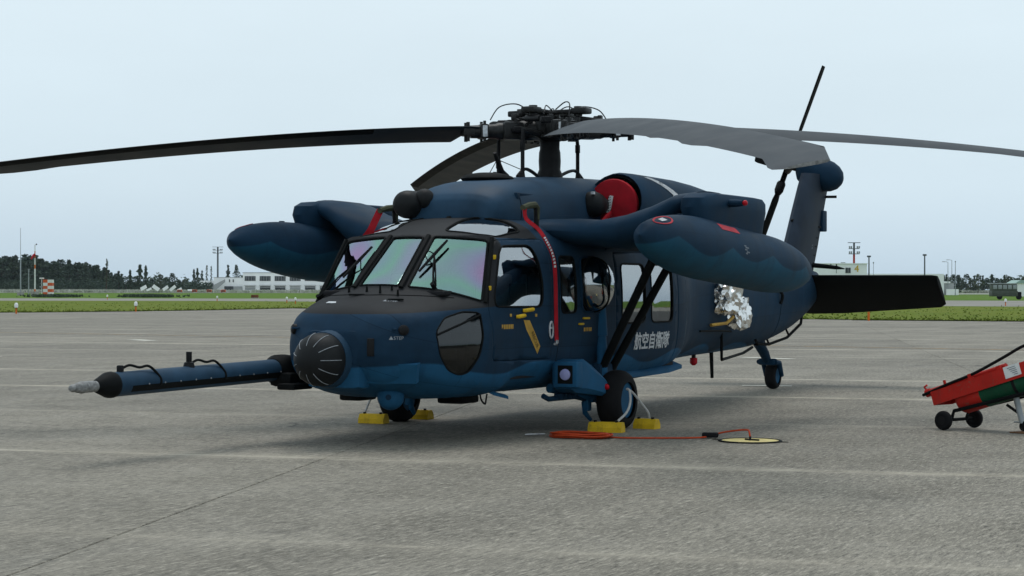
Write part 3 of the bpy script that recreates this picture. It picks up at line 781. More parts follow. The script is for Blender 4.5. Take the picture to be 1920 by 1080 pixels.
for x, y in ((1.35, .55), (1.35, -.55), (-.95, .62), (-.95, 0), (-.95, -.62), (.1, -.62)):
    mb = MB(); mb.bbox((x, y, 1.02), (.45, .5, .06), .03); mb.bbox((x - .24, y, 1.36), (.06, .5, .66), .03)
    for a in (-.2, .2):
        for b in (-.18, .18): mb.tube([(x + a, y + b, .64), (x + a, y + b, 1.0)], .014, 6)
    mb.build('cabin_seat', 'seatgrey', HELI)
mb = MB(); mb.ball((1.25, .72, 1.72), .15, 14, 10, (1.1, .8, .85)); mb.bbox((1.3, .75, 1.50), (.24, .12, .26), .05); mb.build('stowed_bag', 'white', HELI)

# ---- markings on the doors
DL = [d for nm, s, d in door_objs if nm == 'cockpit_door' and s == 1][0]
CL = [d for nm, s, d in door_objs if nm == 'cabin_door' and s == 1][0]
DR = [d for nm, s, d in door_objs if nm == 'cockpit_door' and s == -1][0]
CR_ = [d for nm, s, d in door_objs if nm == 'cabin_door' and s == -1][0]
pl = lambda p: Vector((p.x, surf_y(p.x, p.z), p.z))
pr = lambda p: Vector((p.x, surf_y(p.x, p.z, -1), p.z))
text_mesh('lettering', '航空自衛隊', .205, 'stencil', (-.42, 1.1, .905), (-1, 0, 0), (0, 0, 1), CL, pl, .008, .0055, sx=1.0)
text_mesh('lettering', '航空自衛隊', .195, 'stencil', (-.375, -1.1, .905), (1, 0, 0), (0, 0, 1), CR_, pr, .008, .0055)
# rescue arrow: ochre, pointing up and forward to the handle
def decal(name, pts, mat, parent, off=.004, s=1, sub=6):
    P = []
    k = len(pts)
    for i in range(k):
        a, b = pts[i], pts[(i + 1) % k]
        for q in range(sub): P.append((a[0] + (b[0] - a[0]) * q / sub, a[1] + (b[1] - a[1]) * q / sub))
    mb = MB(); mb.add([(x, surf_y(x, z, s) + off * s, z) for x, z in P], [tuple(range(len(P)))]); return mb.build(name, mat, parent, False)
decal('rescue_arrow', [(2.795, 1.200), (2.665, 1.195), (2.415, .925), (2.455, .845), (2.735, 1.105)], 'ochre', DL)
text_mesh('arrow_lettering', 'RESCUE', .062, 'dark', (2.54, 1.1, .995), (-.66, 0, -.75), (-.75, 0, .66), DL, pl, .007)
for i_ in range(7):
    decal('stencil_mark', [(3.26 - i_ * .036, 1.16), (3.235 - i_ * .036, 1.16), (3.235 - i_ * .036, 1.115 if i_ else 1.14), (3.26 - i_ * .036, 1.115)], 'ochre', DL, sub=1)
for x, z, l in ((2.72, 1.295, .20), (2.88, 1.235, .16)):
    y = surf_y(x, z); mb = MB(); mb.tube([(x + l / 2, y + .005, z), (x + l / 2 - .02, y + .03, z), (x - l / 2 + .02, y + .03, z + .01), (x - l / 2, y + .005, z + .01)], [.016, .02, .02, .016], 8); mb.build('door_handle', 'yellow', DL)
for x, z in ((3.07, 1.25), (2.80, 1.245), (2.53, 1.245)):
    y = surf_y(x, z); MB().bbox((x, y + .003, z), (.035, .01, .03), .003).build('latch_mark', 'ochre', DL)
for x, z in ((3.30, 1.78), (3.36, 1.55), (3.21, 1.93)): pass
for z, dx in ((1.83, 0), (1.52, .10)):
    x = 3.24 + dx - .09 * (1 if z > 1.6 else 0); y = surf_y(x, z); MB().bbox((x, y + .006, z), (.035, .02, .045), .005).build('hinge', 'yellow', DL)
x, z = 2.20, 1.09; y = surf_y(x, z)
mb = MB(); mb.tube([(x + .04 * math.cos(a) * 1.0, y + .006, z + .085 * math.sin(a)) for a in [2 * math.pi * i / 16 for i in range(17)]], .010, 6); mb.box((x, y + .003, z + .02), (.07, .008, .02)); mb.build('step_recess', 'stencil', FUS)
for x, z, l in ((1.40, 1.20, .15), (1.52, 1.14, .11)):
    y = surf_y(x, z); MB().bbox((x, y + .012, z), (l, .025, .022), .008).build('gun_window_latch', 'yellow', HELI)
for i_ in range(5):
    decal('stencil_mark', [(1.44 - i_ * .04, 1.10), (1.412 - i_ * .04, 1.10), (1.412 - i_ * .04, 1.06), (1.44 - i_ * .04, 1.06)], 'ochre', FUS, sub=1)
# door tracks, seams on the side
for s in (1, -1):
    mb = MB(); mb.tube([(x, surf_y(x, 1.955, s) + .010 * s, 1.955) for x in (.75, .2, -.4, -1.0, -1.5)], .014, 6); mb.build('door_rail', 'navy', HELI)
    mb = MB(); mb.tube([(x, surf_y(x, .54, s) + .008 * s, .54) for x in (.75, .2, -.4, -1.0, -1.35)], .012, 6); mb.build('door_rail', 'navy', HELI)
    seam([(-1.62, surf_y(-1.62, z, s) + .001 * s, z) for z in [.62 + .1 * i for i in range(14)]], FUS, 'dimstencil', .004)
    seam([(2.02, surf_y(2.02, z, s) + .001 * s, z) for z in [.62 + .1 * i for i in range(14)]], FUS, 'black', .004)
    y = surf_y(-1.45, 1.86, s); MB().bbox((-1.45, y, 1.86), (.16, .012, .014), .004).build('side_vent', 'black', HELI)
    # lower chine strake at the cabin's rear
    ST = []
    for x, o_, z in ((.55, .02, .53), (-.6, .045, .53), (-1.2, .085, .545), (-1.75, .15, .575)):
        yy = surf_y(x, z + .04, s); ST.append([Vector((x, yy - .05 * s, z + .09)), Vector((x, yy + o_ * s, z + .015)), Vector((x, yy + o_ * s, z - .03)), Vector((x, yy - .12 * s, z - .06))])
    MB().rings(ST).build('chine_strake', 'sea', HELI, False)
for x in (.2, -.55):
    y = surf_y(x, .52); MB().bbox((x, y, .535), (.05, .02, .04), .006).build('drain_fitting', 'dark', HELI)

# ---- engine deck: transmission doghouse, nacelles, inlets
DG = [sect(2.40, 2.44, 2.12, .46, 2.30, 3.2, 3), sect(2.33, 2.53, 2.08, .54, 2.30, 3.0, 3), sect(2.05, 2.645, 2.05, .61, 2.31, 3.0, 3), sect(1.5, 2.72, 2.05, .63, 2.33, 3.0, 3), sect(.6, 2.785, 2.05, .65, 2.36, 3.1, 3),
      sect(-.4, 2.82, 2.05, .66, 2.38, 3.1, 3), sect(-1.4, 2.83, 2.05, .66, 2.4, 3, 3), sect(-2.4, 2.76, 2.05, .62, 2.38, 2.8, 3), sect(-3.4, 2.56, 2.0, .55, 2.28, 2.6, 3), sect(-4.3, 2.28, 1.9, .44, 2.1, 2.4, 3), sect(-4.9, 2.10, 1.8, .30, 1.98, 2.2, 3)]
gr = loft_grid(DG, [3, 4, 4, 4, 4, 4, 4, 4, 4, 4], n=4); mb = MB(); mb.rings(gr); DGO = mb.build('engine_deck', 'navy2', HELI)
gb = bmesh.new(); gb.from_mesh(DGO.data); DB = BVHTree.FromBMesh(gb); gb.free()
def deck_y(x, z, s=1):
    h = DB.ray_cast(Vector((x, 3 * s, z)), Vector((0, -s, 0))); return h[0].y if h[0] else .6 * s
def deck_z(x, y=0):
    h = DB.ray_cast(Vector((x, y, 5)), Vector((0, 0, -1))); return h[0].z if h[0] else 2.7
for s in (1, -1):
    seam([(x, deck_y(x, 2.24, s) + .002 * s, 2.24) for x in [2.3 - .2 * i for i in range(12)]], DGO, 'black', .006)
    seam([(1.95, deck_y(1.95, z, s) + .002 * s, z) for z in (2.2, 2.3, 2.4, 2.48)], DGO, 'black', .005)
    # hinge with strap on the front cowling
    p = Vector((1.98, deck_y(1.98, 2.50, s), 2.50)); mb = MB(); mb.bbox(p, (.07, .04, .07), .012); mb.bbox(p + Vector((-.25, .005 * s, .02)), (.42, .02, .025), .008); mb.build('cowling_hinge', 'navy', DGO)
    # engine nacelle
    ny, nz = .80 * s, 2.485
    NS = []
    for x, rr, dz, dy, sq in ((-.05, .335, 0, 0, 1), (-.02, .355, 0, 0, 1), (-.10, .372, .0, 0, 1), (-.35, .375, .0, 0, 1), (-.9, .37, .0, 0, 1), (-1.6, .36, 0, .0, 1), (-2.2, .33, .0, .0, 1), (-2.7, .28, .0, .02, 1), (-3.05, .24, 0, .04, 1)):
        NS.append([Vector((x - .10 * math.sin(2 * math.pi * k / 28) * (x > -.2), ny + dy * s + rr * math.cos(2 * math.pi * k / 28), nz + dz + rr * math.sin(2 * math.pi * k / 28))) for k in range(28)])
    mb = MB(); mb.rings(NS, False); mb.add(NS[-1], [tuple(range(28))]); NC = mb.build('engine_nacelle', 'navy', HELI)
    mb = MB(); RS = []
    for x, rr in ((-.045, .336), (-.12, .318), (-.26, .305)):
        RS.append([Vector((x - .10 * math.sin(2 * math.pi * k / 28) * (x > -.05), ny + rr * math.cos(2 * math.pi * k / 28), nz + rr * math.sin(2 * math.pi * k / 28))) for k in range(28)])
    mb.rings(RS, False); mb.add(RS[-1], [tuple(range(28))]); mb.build('inlet_duct', 'black', NC)
    # pale chevron on the nacelle
    def nac(x, a, o=.004): return Vector((x, ny + (.372 + o) * math.cos(a) * s, nz + (.372 + o) * math.sin(a)))
    CH = []
    for x0, a in ((-.50, 1.10), (-.62, .92), (-.74, .74), (-.86, .56), (-.98, .38)): CH.append((nac(x0, a), nac(x0 - .19, a)))
    CH.append((nac(-.90, .20), nac(-1.09, .20)))
    mb = MB()
    for (a, b), (c, d) in zip(CH, CH[1:]): mb.add([a, b, d, c], [(0, 1, 2, 3)])
    mb.build('pale_chevron', 'stencil', NC)
    text_mesh('chevron_mark', '8', .09, 'dark', nac(-.80, .80, .008), (-1, 0, 0), (0, -.87 * s, .5), NC, None, .002)
    mb = MB(); mb.lathe([(0, .005), (.006, .05), (.025, .09), (.06, .125), (.11, .145), (.17, .15), (.23, .143), (.28, .13), (.40, .10)], (.40, .66 * s, 2.475), (-1, 0, 0), 22); sg = mb.build('intake_dome', 'radome', HELI)
    mb = MB(); mb.box((.36, .72 * s, 2.60), (.05, .03, .03)); mb.build('dome_mark', 'stencil', sg)
    mb = MB(); mb.tube([(-2.95, .86 * s, 2.485), (-3.3, .95 * s, 2.5), (-3.55, 1.05 * s, 2.52)], [.22, .21, .20], 16); mb.build('exhaust_duct', 'dark', NC)

# sensor domes in front of the deck, antennas on it
mb = MB(); mb.lathe([(0, .005), (.006, .05), (.022, .09), (.05, .12), (.09, .14), (.14, .15), (.22, .152), (.34, .15)], (2.60, -.49, 2.41), (-1, 0, 0), 28, sq=(1, 1)); mb.build('warning_sensor', 'radome', HELI)
mb = MB(); mb.ball((2.36, -.33, 2.47), .11, 18, 12); mb.build('deck_dome', 'radome', HELI)
mb = MB(); mb.ball((1.55, 0, 2.715), .32, 18, 8, (1, .9, .22)); mb.build('deck_blister', 'black', HELI)
p = Vector((1.12, 0, deck_z(1.12))); mb = MB(); mb.tube([p, p + Vector((.10, 0, .06)), p + Vector((.26, 0, .26))], [.05, .035, .02], 8); an = mb.build('blade_antenna', 'dark', HELI)
mb = MB(); q = p + Vector((.20, 0, .19)); mb.tube([q, (1.55, 0, deck_z(1.5) + .02)], .005, 5); mb.tube([q, (.72, 0, 2.86)], .005, 5); mb.build('antenna_wire', 'dark', an)
for x, y, h in ((1.38, 0, .07), (1.75, .1, .04), (.98, .12, .05), (-.35, .2, .05)):
    z = deck_z(x, y); MB().tube([(x, y, z - .01), (x, y, z + h)], [.03, .02], 8).build('deck_fitting', 'dark', HELI)

# ---- rotor head
mb = MB(); mb.lathe([(0, .16), (.10, .15), (.16, .125), (.26, .13), (.36, .125), (.40, .115), (.62, .118), (.64, .105)], (0, 0, 2.74), (0, 0, 1), 24); MAST = mb.build('rotor_mast', 'dark', HELI)
SW = MB(); SW.lathe([(0, .16), (.03, .30), (.06, .30), (.09, .16)], (0, 0, 3.24), (.04, 0, 1), 26); SW.build('swashplate', 'hubm', HELI)
HUBZ = 3.36; TILT = .043
HM = MB(); HM.lathe([(0, .12), (.02, .20), (.10, .22), (.16, .20), (.20, .13), (.24, .12), (.25, .17), (.27, .17), (.28, .05)], (0, 0, 3.30), (TILT, 0, 1), 26)
AZ0 = 41.6
for k in range(4):      # bifilar cross on top
    a = R(AZ0 + 45 + 90 * k); d = Vector((math.cos(a), math.sin(a), 0)); c = Vector((.01, 0, 3.565))
    HM.bbox(c + d * .22, (.42, .10, .05), .015, Matrix.Rotation(a, 3, 'Z')); HM.bbox(c + d * .42, (.20, .17, .07), .02, Matrix.Rotation(a, 3, 'Z'))
    HM.lathe([(-.055, .05), (.055, .05)], c + d * .38, (0, 0, 1), 10)
hr = random.Random(77)
for i in range(46):
    a = hr.uniform(0, 6.283); q = hr.uniform(.12, .46); c = Vector((q * math.cos(a), q * math.sin(a), hr.uniform(3.30, 3.60) - q * .12))
    if i % 3: HM.bbox(c, (hr.uniform(.04, .12), hr.uniform(.03, .08), hr.uniform(.03, .08)), .008, Matrix.Rotation(hr.uniform(0, 3), 3, 'Z'))
    else: HM.tube([c, c + Vector((hr.uniform(-.12, .12), hr.uniform(-.12, .12), hr.uniform(-.06, .06)))], hr.uniform(.012, .028), 7)
HUB = HM.build('rotor_hub', 'hubm', HELI)
rr = random.Random(5)
for k in range(4):
    a = R(AZ0 + 90 * k); d = Vector((math.cos(a), math.sin(a), 0)); t = Vector((-math.sin(a), math.cos(a), 0)); z = Vector((0, 0, 1))
    c = Vector((0, 0, HUBZ)); dn = d - z * (TILT * d.x + .012); dn.normalize()
    G = MB()
    G.tube([c + dn * .15, c + dn * .34, c + dn * .40, c + dn * .62, c + dn * .66, c + dn * .95], [.115, .12, .10, .10, .085, .075], 14)
    G.bbox(c + dn * .46, (.24, .26, .20), .03, Matrix.Rotation(a, 3, 'Z')); G.bbox(c + dn * .80 + z * .0, (.10, .20, .17), .02, Matrix.Rotation(a, 3, 'Z')); G.bbox(c + dn * .98, (.14, .16, .10), .02, Matrix.Rotation(a, 3, 'Z'))
    for q in (-1, 1):
        G.lathe([(-.11, .022), (.11, .022)], c + dn * .99 + t * .055 * q, (0, 0, 1), 8); G.lathe([(-.12, .018), (.12, .018)], c + dn * .80 + t * .08 * q, (0, 0, 1), 8)
    for q in range(5):
        G.bbox(c + dn * rr.uniform(.25, .7) + t * rr.uniform(-.17, .17) + z * rr.uniform(-.10, .13), (rr.uniform(.05, .13), rr.uniform(.04, .1), rr.uniform(.04, .09)), .01, Matrix.Rotation(a + rr.uniform(-.5, .5), 3, 'Z'))
    GO = G.build('blade_grip', 'hubm', HELI)
    D = MB(); D.tube([c + d * .22 - t * .34 + z * .11, c + d * .55 - t * .26 + z * .09], .038, 10); D.tube([c + d * .16 - t * .36 + z * .115, c + d * .62 - t * .24 + z * .085], .018, 8); D.bbox(c + d * .60 - t * .22 + z * .07, (.10, .12, .07), .015, Matrix.Rotation(a, 3, 'Z')); D.build('lag_damper', 'dark', GO)
    Hs = MB(); Hs.tube(smooth_path([c + d * .25 + z * .22, c + d * .42 + t * .06 + z * .29, c + d * .62 + t * .06 + z * .25, c + d * .72 + t * .02 + z * .10], 6), .0075, 6); Hs.tube(smooth_path([c + d * .1 + z * .22, c + d * .2 - t * .1 + z * .27, c + d * .34 - t * .16 + z * .18], 6), .007, 6); Hs.build('hydraulic_hose', 'dark', GO)
    Pk = MB(); ph = c + dn * .42 + t * .24 - z * .02; Pk.bbox(c + dn * .44 + t * .18, (.12, .18, .06), .015, Matrix.Rotation(a, 3, 'Z')); Pk.tube([ph, ph * .82 + Vector((0, 0, 3.26)) * .18], .018, 8); Pk.build('pitch_link', 'dark', GO)
    for q in (-1, 1): MB().bbox(c + dn * .80 + t * .107 * q, (.055, .012, .13), .003, Matrix.Rotation(a, 3, 'Z')).build('pale_placard', 'stencil', GO)
# control rods from the deck to the swashplate
for x, y in ((.74, .02), (-.72, .02), (.10, -.62)):
    q = Vector((x, y, deck_z(x, y))); mb = MB(); mb.tube([q - Vector((0, 0, .02)), q + Vector((0, 0, .06)), q + Vector((0, 0, .40)), Vector((x * .97, y, 3.32))], [.035, .024, .024, .022], 8); mb.bbox(q + Vector((0, 0, .36)), (.05, .05, .10), .01); cr_ = mb.build('control_rod', 'dark', HELI)
    v = Vector((-x, -y, 0)).normalized(); mb = MB(); mb.tube(smooth_path([q + v * -.14, q + v * .04 + Vector((0, 0, .09)), q + v * .22 + Vector((0, 0, .08)), q + v * .46 + Vector((0, 0, .015))], 5), [.02] * 16, 6); mb.build('rod_bracket', 'dark', cr_)
for x, y in ((.74, .02), (-.72, .02)):
    mb = MB(); mb.tube([(x * .97, y, 3.32), (x * .5, 0, 3.30), (x * .2, 0, 3.27)], [.03, .035, .05], 8); mb.build('control_horn', 'hubm', HELI)

def blade_mesh():
    """main rotor blade along +x, leading edge +y, with twist, root cut-out, swept tip and static droop"""
    mb = MB(); prof = [(1, 0), (.93, .032), (.75, .045), (.45, .05), (.15, .03), (0, .003), (.15, -.015), (.45, -.03), (.75, -.036), (.93, -.026)]
    st = []
    rs = [.86, .93, .99, 1.04, 1.10] + [1.10 + (7.55 - 1.10) * i / 26 for i in range(1, 27)] + [7.62, 7.8, 8.0, 8.12, 8.18]
    for r_ in rs:
        ch = .53; le = .13; sw = 0; th = 1.0
        if r_ < 1.10:
            k = min(max((r_ - .86) / .24, 0), 1); ch = .20 + .33 * max(0, (k - .45) / .55); le = .10 + .03 * k; th = 1.9 - .9 * k
        if r_ > 7.56: sw = -(r_ - 7.56) * math.tan(R(20)); ch = .53 - .05 * (r_ - 7.56)
        if r_ > 8.1: ch -= .10 * (r_ - 8.1) / .08
        # a trim tab
        te = .0
        if 5.6 < r_ < 6.3: te = .05
        pit = R(17.5 - 8.0 * (r_ - 1.6) / 6.6)
        dz = -.60 * (max(r_ - 1.0, 0) / 7.18) ** 1.75
        ring = []
        for u, v in prof:
            y = le + sw - (1 - u) * ch - (te if u == 0 else 0); z = v * ch * th * .9
            ring.append(Vector((r_, y * math.cos(pit) - z * math.sin(pit), y * math.sin(pit) + z * math.cos(pit) + dz)))
        st.append(ring)
    mb.rings(st)
    return mb.mesh('rotor_blade', ['bladetop', 'bladetip'], True, 35), st
BM_, BST = blade_mesh()
tipmb = MB(); tipmb.rings([[p + Vector((.004, 0, 0)) for p in BST[-1]], [p * .999 + Vector((.014, 0, 0)) for p in BST[-1]]]); TIPM = tipmb.mesh('tip_cap', 'nozzle')
lemb = MB(); lemb.rings([[p + (Vector((0, .002, .0))) for p in (r_[8], r_[9], r_[0], r_[1], r_[2])] for r_ in BST[8:-4]], False, False); LEM = lemb.mesh('leading_edge_strip', 'black')
for k in range(4):
    b = link('rotor_blade', BM_, HELI); b.matrix_local = Matrix.Translation((0, 0, HUBZ + .01)) @ Matrix.Rotation(TILT, 4, 'Y') @ Matrix.Rotation(R(AZ0 + 90 * k), 4, 'Z')
    link('tip_cap', TIPM, b); link('leading_edge_strip', LEM, b)

# ---- stub wings, struts, fuel tanks
for s in (1, -1):
    WS = []
    for y, x0, x1, z, th in ((.55, 1.95, .05, 2.13, .30), (.95, 1.90, .10, 2.13, .30), (1.25, 1.74, .18, 2.11, .30), (1.55, 1.64, .22, 2.12, .40), (1.85, 1.56, .24, 2.21, .42), (2.12, 1.50, .26, 2.38, .30), (2.36, 1.45, .22, 2.455, .20)):
        c = (x0 + x1) / 2; h = (x0 - x1) / 2; ring = []
        for k in range(22):
            a = 2 * math.pi * k / 22; cx, sx = math.cos(a), math.sin(a)
            ring.append(Vector((c + h * math.copysign(abs(cx) ** .75, cx), y * s, z + th / 2 * math.copysign(abs(sx) ** .8, sx) * (1.0 - .25 * max(0, -cx)))))
        WS.append(ring)
    mb = MB(); mb.rings(WS); WG = mb.build('stub_wing', 'navy', HELI)
    y0 = 2.40 * s; PLX = 1.02
    PS = []
    for z, x0, x1, hw in ((2.08, 1.55, -.40, .13), (2.25, 1.62, -.42, .16), (2.36, 1.66, -.43, .185), (2.46, 1.62, -.42, .185), (2.51, 1.50, -.36, .16), (2.525, 1.3, -.25, .10)):
        c = (x0 + x1) / 2; h = (x0 - x1) / 2; PS.append([Vector((c + h * math.copysign(abs(math.cos(a)) ** .45, math.cos(a)), y0 + hw * math.copysign(abs(math.sin(a)) ** .7, math.sin(a)), z)) for a in [2 * math.pi * k / 28 for k in range(28)]])
    mb = MB(); mb.rings(PS); PY = mb.build('tank_pylon', 'navy', WG)
    mb = MB(); mb.tube([(PLX - .10, y0 + .12 * s, 2.425), (PLX - .02, y0 + .28 * s, 2.42), (PLX, y0 + .36 * s, 2.42)], [.042, .040, .032], 12); ll = mb.build('position_light_arm', 'navy', PY)
    mb = MB(); mb.ball((PLX + .005, y0 + .385 * s, 2.42), .030, 10, 8); mb.build('position_light', 'redlight' if s > 0 else 'green', PY)
    mb = MB()
    for (a, b) in (((1.20, 1.96 * s, 2.12), (1.06, 1.13 * s, .60)), ((.62, 1.96 * s, 2.12), (.80, 1.13 * s, .60))):
        MB().tube([a, b], .054, 14, flat=.8).build('wing_strut', 'black', WG)
    MB().bbox((.93, 1.13 * s, .62), (.46, .10, .16), .03).build('strut_fitting', 'navy', WG)
    # fuel tank
    ax = Vector((1, 0, .068)).normalized(); org = Vector((-2.06, 2.42 * s, 1.70)); Lt = 5.05; prof = []
    for i in range(41):
        u = i / 40; t_ = u * Lt
        if u < .33: q = (1 - u / .33); r_ = .322 * max(0, 1 - q ** 2.1) ** .56
        elif u > .66: q = (u - .66) / .34; r_ = .322 * max(0, 1 - q ** 2.2) ** .55
        else: r_ = .322
        prof.append((t_, max(r_, .004)))
    mb = MB(); mb.lathe(prof, org, ax, 36); TK = mb.build('fuel_tank', 'tank', WG)
    def tk(u, a, o=.003):
        t_ = u * Lt; i = min(int(u * 40), 39); f = u * 40 - i; r_ = prof[i][1] * (1 - f) + prof[i + 1][1] * f + o
        vv = Vector((0, 1, 0)) * s; zz = Vector((-ax.z, 0, ax.x)); return org + ax * t_ + (vv * math.cos(a) + zz * math.sin(a)) * r_
    # filler cap ring on the nose, red patch and stencil on the flank
    cc, aa = .925, R(66); MB().tube([tk(cc + .030 * math.cos(q), aa + .36 * math.sin(q), .003) for q in [2 * math.pi * i / 20 for i in range(21)]], .010, 6, False, flat=.4).build('filler_ring', 'pinkred', TK)
    mb = MB(); mb.add([tk(cc + .010 * a, aa + .14 * b, .005) for a, b in ((-1, -1), (1, -1), (1, 1), (-1, 1))], [(0, 1, 2, 3)]); mb.build('filler_mark', 'stencil', TK)
    PA = MB()
    for i in range(6):
        u0, u1 = .690 - .105 * i / 6, .690 - .105 * (i + 1) / 6
        for j in range(3):
            a0, a1 = R(38 + 16 * j / 3), R(38 + 16 * (j + 1) / 3); PA.add([tk(u0, a0), tk(u0, a1), tk(u1, a1), tk(u1, a0)], [(0, 1, 2, 3)])
    PA.build('red_warning_patch', 'pinkred', TK)
    for u, a, w_ in ((.585, 14, .006), (.575, 11, .010), (.582, 7, .007), (.570, 3, .009), (.578, 0, .006)):
        MB().add([tk(u - w_, R(a)), tk(u + w_, R(a)), tk(u + w_, R(a - 2.6)), tk(u - w_, R(a - 2.6))], [(0, 1, 2, 3)]).build('tank_stencil', 'dimstencil', TK, False)
    for u in (.80, .66): MB().bbox(tk(u, R(90), .0), (.05, .05, .02), .006).build('tank_fitting', 'navy', TK)
text_mesh('stencil', '▲STEP', .085, 'dimstencil', (1.32, .86, 2.30), (-.75, .66, 0), (-.66, -.75, 0), HELI, None, .006)

# ---- undercarriage
def wheel(name, c, r_, wd, parent, side_):
    mb = MB(); pf = []
    for i in range(17):
        a = math.pi * i / 16; pf.append((wd / 2 * -math.cos(a), r_ * .60 + r_ * .40 * math.sin(a) ** .55))
    mb.lathe(pf, c, (0, 1, 0), 36, False); t_ = mb.build('wheel', 'rubber', parent)
    mb = MB(); mb.lathe([(-wd * .38, r_ * .60), (-wd * .40, r_ * .56), (-wd * .22, r_ * .50), (-wd * .20, r_ * .2), (-wd * .32, r_ * .17), (-wd * .34, .02)], c, (0, 1, 0), 28); mb.lathe([(wd * .38, r_ * .60), (wd * .40, r_ * .56), (wd * .22, r_ * .50), (wd * .20, r_ * .2), (wd * .32, r_ * .17), (wd * .34, .02)], c, (0, 1, 0), 28)
    rim = mb.build('rim', 'sea', t_)
    for i in range(8):
        a = 2 * math.pi * i / 8; MB().lathe([(0, .016), (.02, .014)], Vector(c) + Vector((r_ * .36 * math.cos(a), side_ * wd * .20, r_ * .36 * math.sin(a))), (0, side_, 0), 8).build('wheel_bolt', 'dark', t_)
    return t_
for s in (1, -1):
    wheel('wheel', (1.12, 1.36 * s, .315), .325, .27, HELI, s)
    # drag beam fairing running aft and outboard to the axle
    F_ = []
    for x, y, z, h, wd in ((2.06, 1.17, .60, .26, .26), (1.98, 1.17, .60, .34, .30), (1.86, 1.17, .60, .36, .34), (1.70, 1.19, .56, .31, .32), (1.48, 1.23, .49, .22, .28), (1.28, 1.25, .43, .16, .20)):
        F_.append([Vector((x, (y + wd / 2 * a) * s, z + h / 2 * b)) for a, b in ((-1, -.8), (-.6, -1), (.7, -1), (1, -.7), (1, .6), (.75, 1), (-.6, 1), (-1, .9))])
    mb = MB(); mb.rings(F_); DBm = mb.build('drag_beam_fairing', 'sea', HELI, True, 30)
    mb = MB(); mb.bbox((2.05, 1.22 * s, .625), (.16, .26, .27), .02); lb = mb.build('landing_light_box', 'sea', DBm)
    mb = MB(); mb.box((2.125, 1.22 * s, .625), (.015, .17, .19)); mb.build('light_recess', 'black', lb, False)
    mb = MB(); mb.lathe([(0, .060), (.014, .056), (.022, .03), (.025, .002)], (2.131, 1.22 * s, .625), (1, 0, 0), 20); mb.build('landing_light', 'lens', lb)
    mb = MB(); mb.lathe([(0, .035), (.03, .03), (.05, .01)], (1.42, 1.36 * s, .47), (.6, .8 * s, 0), 10); mb.build('marker_light', 'redlight', DBm)
    MB().tube([(1.95, .95 * s, .47), (1.12, 1.20 * s, .33)], .05, 10).build('drag_beam', 'sea', HELI)
    MB().tube([(1.12, 1.12 * s, .315), (1.12, 1.30 * s, .315)], .055, 10).build('axle', 'dark', HELI)
    mb = MB(); mb.tube([(1.10, 1.17 * s, .36), (1.05, 1.15 * s, .75), (1.00, 1.11 * s, 1.0)], [.055, .06, .06], 12); mb.tube([(1.00, 1.10 * s, 1.0), (.98, 1.06 * s, 1.45)], .085, 12); mb.build('shock_strut', 'sea', HELI)
    # brake unit, scissor links and step
    mb = MB(); mb.bbox((1.26, 1.13 * s, .36), (.16, .10, .14), .03); mb.bbox((1.34, 1.10 * s, .28), (.10, .08, .16), .02); mb.tube([(1.36, 1.08 * s, .30), (1.34, 1.08 * s, .18), (1.24, 1.10 * s, .10)], [.035, .03, .02], 8); mb.build('brake_unit', 'sea', HELI)
    mb = MB(); mb.tube([(2.2, 1.0 * s, .40), (2.12, 1.02 * s, .365), (1.6, 1.08 * s, .37), (1.4, 1.1 * s, .33)], [.03, .028, .03, .025], 8)
    for i in range(5): mb.bbox((1.95 - .09 * i, 1.06 * s, .385), (.04, .10, .06), .01)
    mb.build('step_bar', 'navy', HELI)
    mb = MB(); mb.tube(smooth_path([(2.75, .55 * s, .43), (2.72, .55 * s, .37), (2.66, .56 * s, .33), (2.62, .55 * s, .37), (2.60, .55 * s, .43)], 4), .010, 6); mb.build('tie_down_ring', 'dark', HELI)
    mb = MB(); mb.prism([(3.05, .80 * s, .50), (2.75, .84 * s, .44), (2.72, .86 * s, .42), (3.0, .84 * s, .47)], (0, .05 * s, -.6), .03); mb.build('belly_blade_antenna', 'sea', HELI, False)
# tail wheel
wheel('wheel', (-7.74, 0, .20), .20, .17, HELI, 1)
mb = MB(); mb.tube([(-6.95, 0, .80), (-7.35, 0, .55), (-7.50, 0, .42)], [.085, .075, .06], 12); mb.tube([(-7.10, 0, .95), (-7.45, 0, .50)], .04, 10); mb.build('tail_strut', 'navy', HELI)
mb = MB(); mb.bbox((-7.50, 0, .42), (.14, .26, .10), .03)
for q in (-1, 1): mb.tube([(-7.46, .125 * q, .42), (-7.66, .125 * q, .40), (-7.78, .125 * q, .20)], [.04, .042, .035], 8)
mb.build('tail_wheel_fork', 'navy', HELI)

# ---- refuelling probe on the starboard side
PB = MB(); A_, B_ = Vector((4.05, -.90, .715)), Vector((6.86, -.90, .675)); d = (B_ - A_).normalized()
PB.tube([A_, B_], [.108, .108], 24); PRB = PB.build('refuelling_probe', 'navy2', HELI)
st_ = MB(); rs = []
for i in range(13):
    p = A_.lerp(B_, i / 12 * .94); rs.append([p + Vector((0, .1095 * math.cos(a), .1095 * math.sin(a))) for a in (R(-8), R(-16), R(-24), R(-32), R(-40))])
st_.rings(rs, False, False); st_.build('black_stripe', 'black', PRB)
MB().lathe([(-.02, .112), (0, .116), (.05, .112), (.19, .060), (.21, .05)], B_, d, 24).build('probe_cone', 'black', PRB)
nz_ = MB(); nz_.lathe([(0, .046), (.06, .050), (.17, .050), (.18, .053), (.20, .053), (.21, .046), (.25, .044), (.26, .036), (.31, .034), (.335, .024), (.34, .01)], B_ + d * .20, d, 20); nz_.build('probe_nozzle', 'nozzle', PRB)
MB().lathe([(-.3, .10), (-.10, .135), (.04, .150), (.16, .150), (.22, .115)], A_ + d * .10, d, 22).build('probe_root', 'black', PRB)
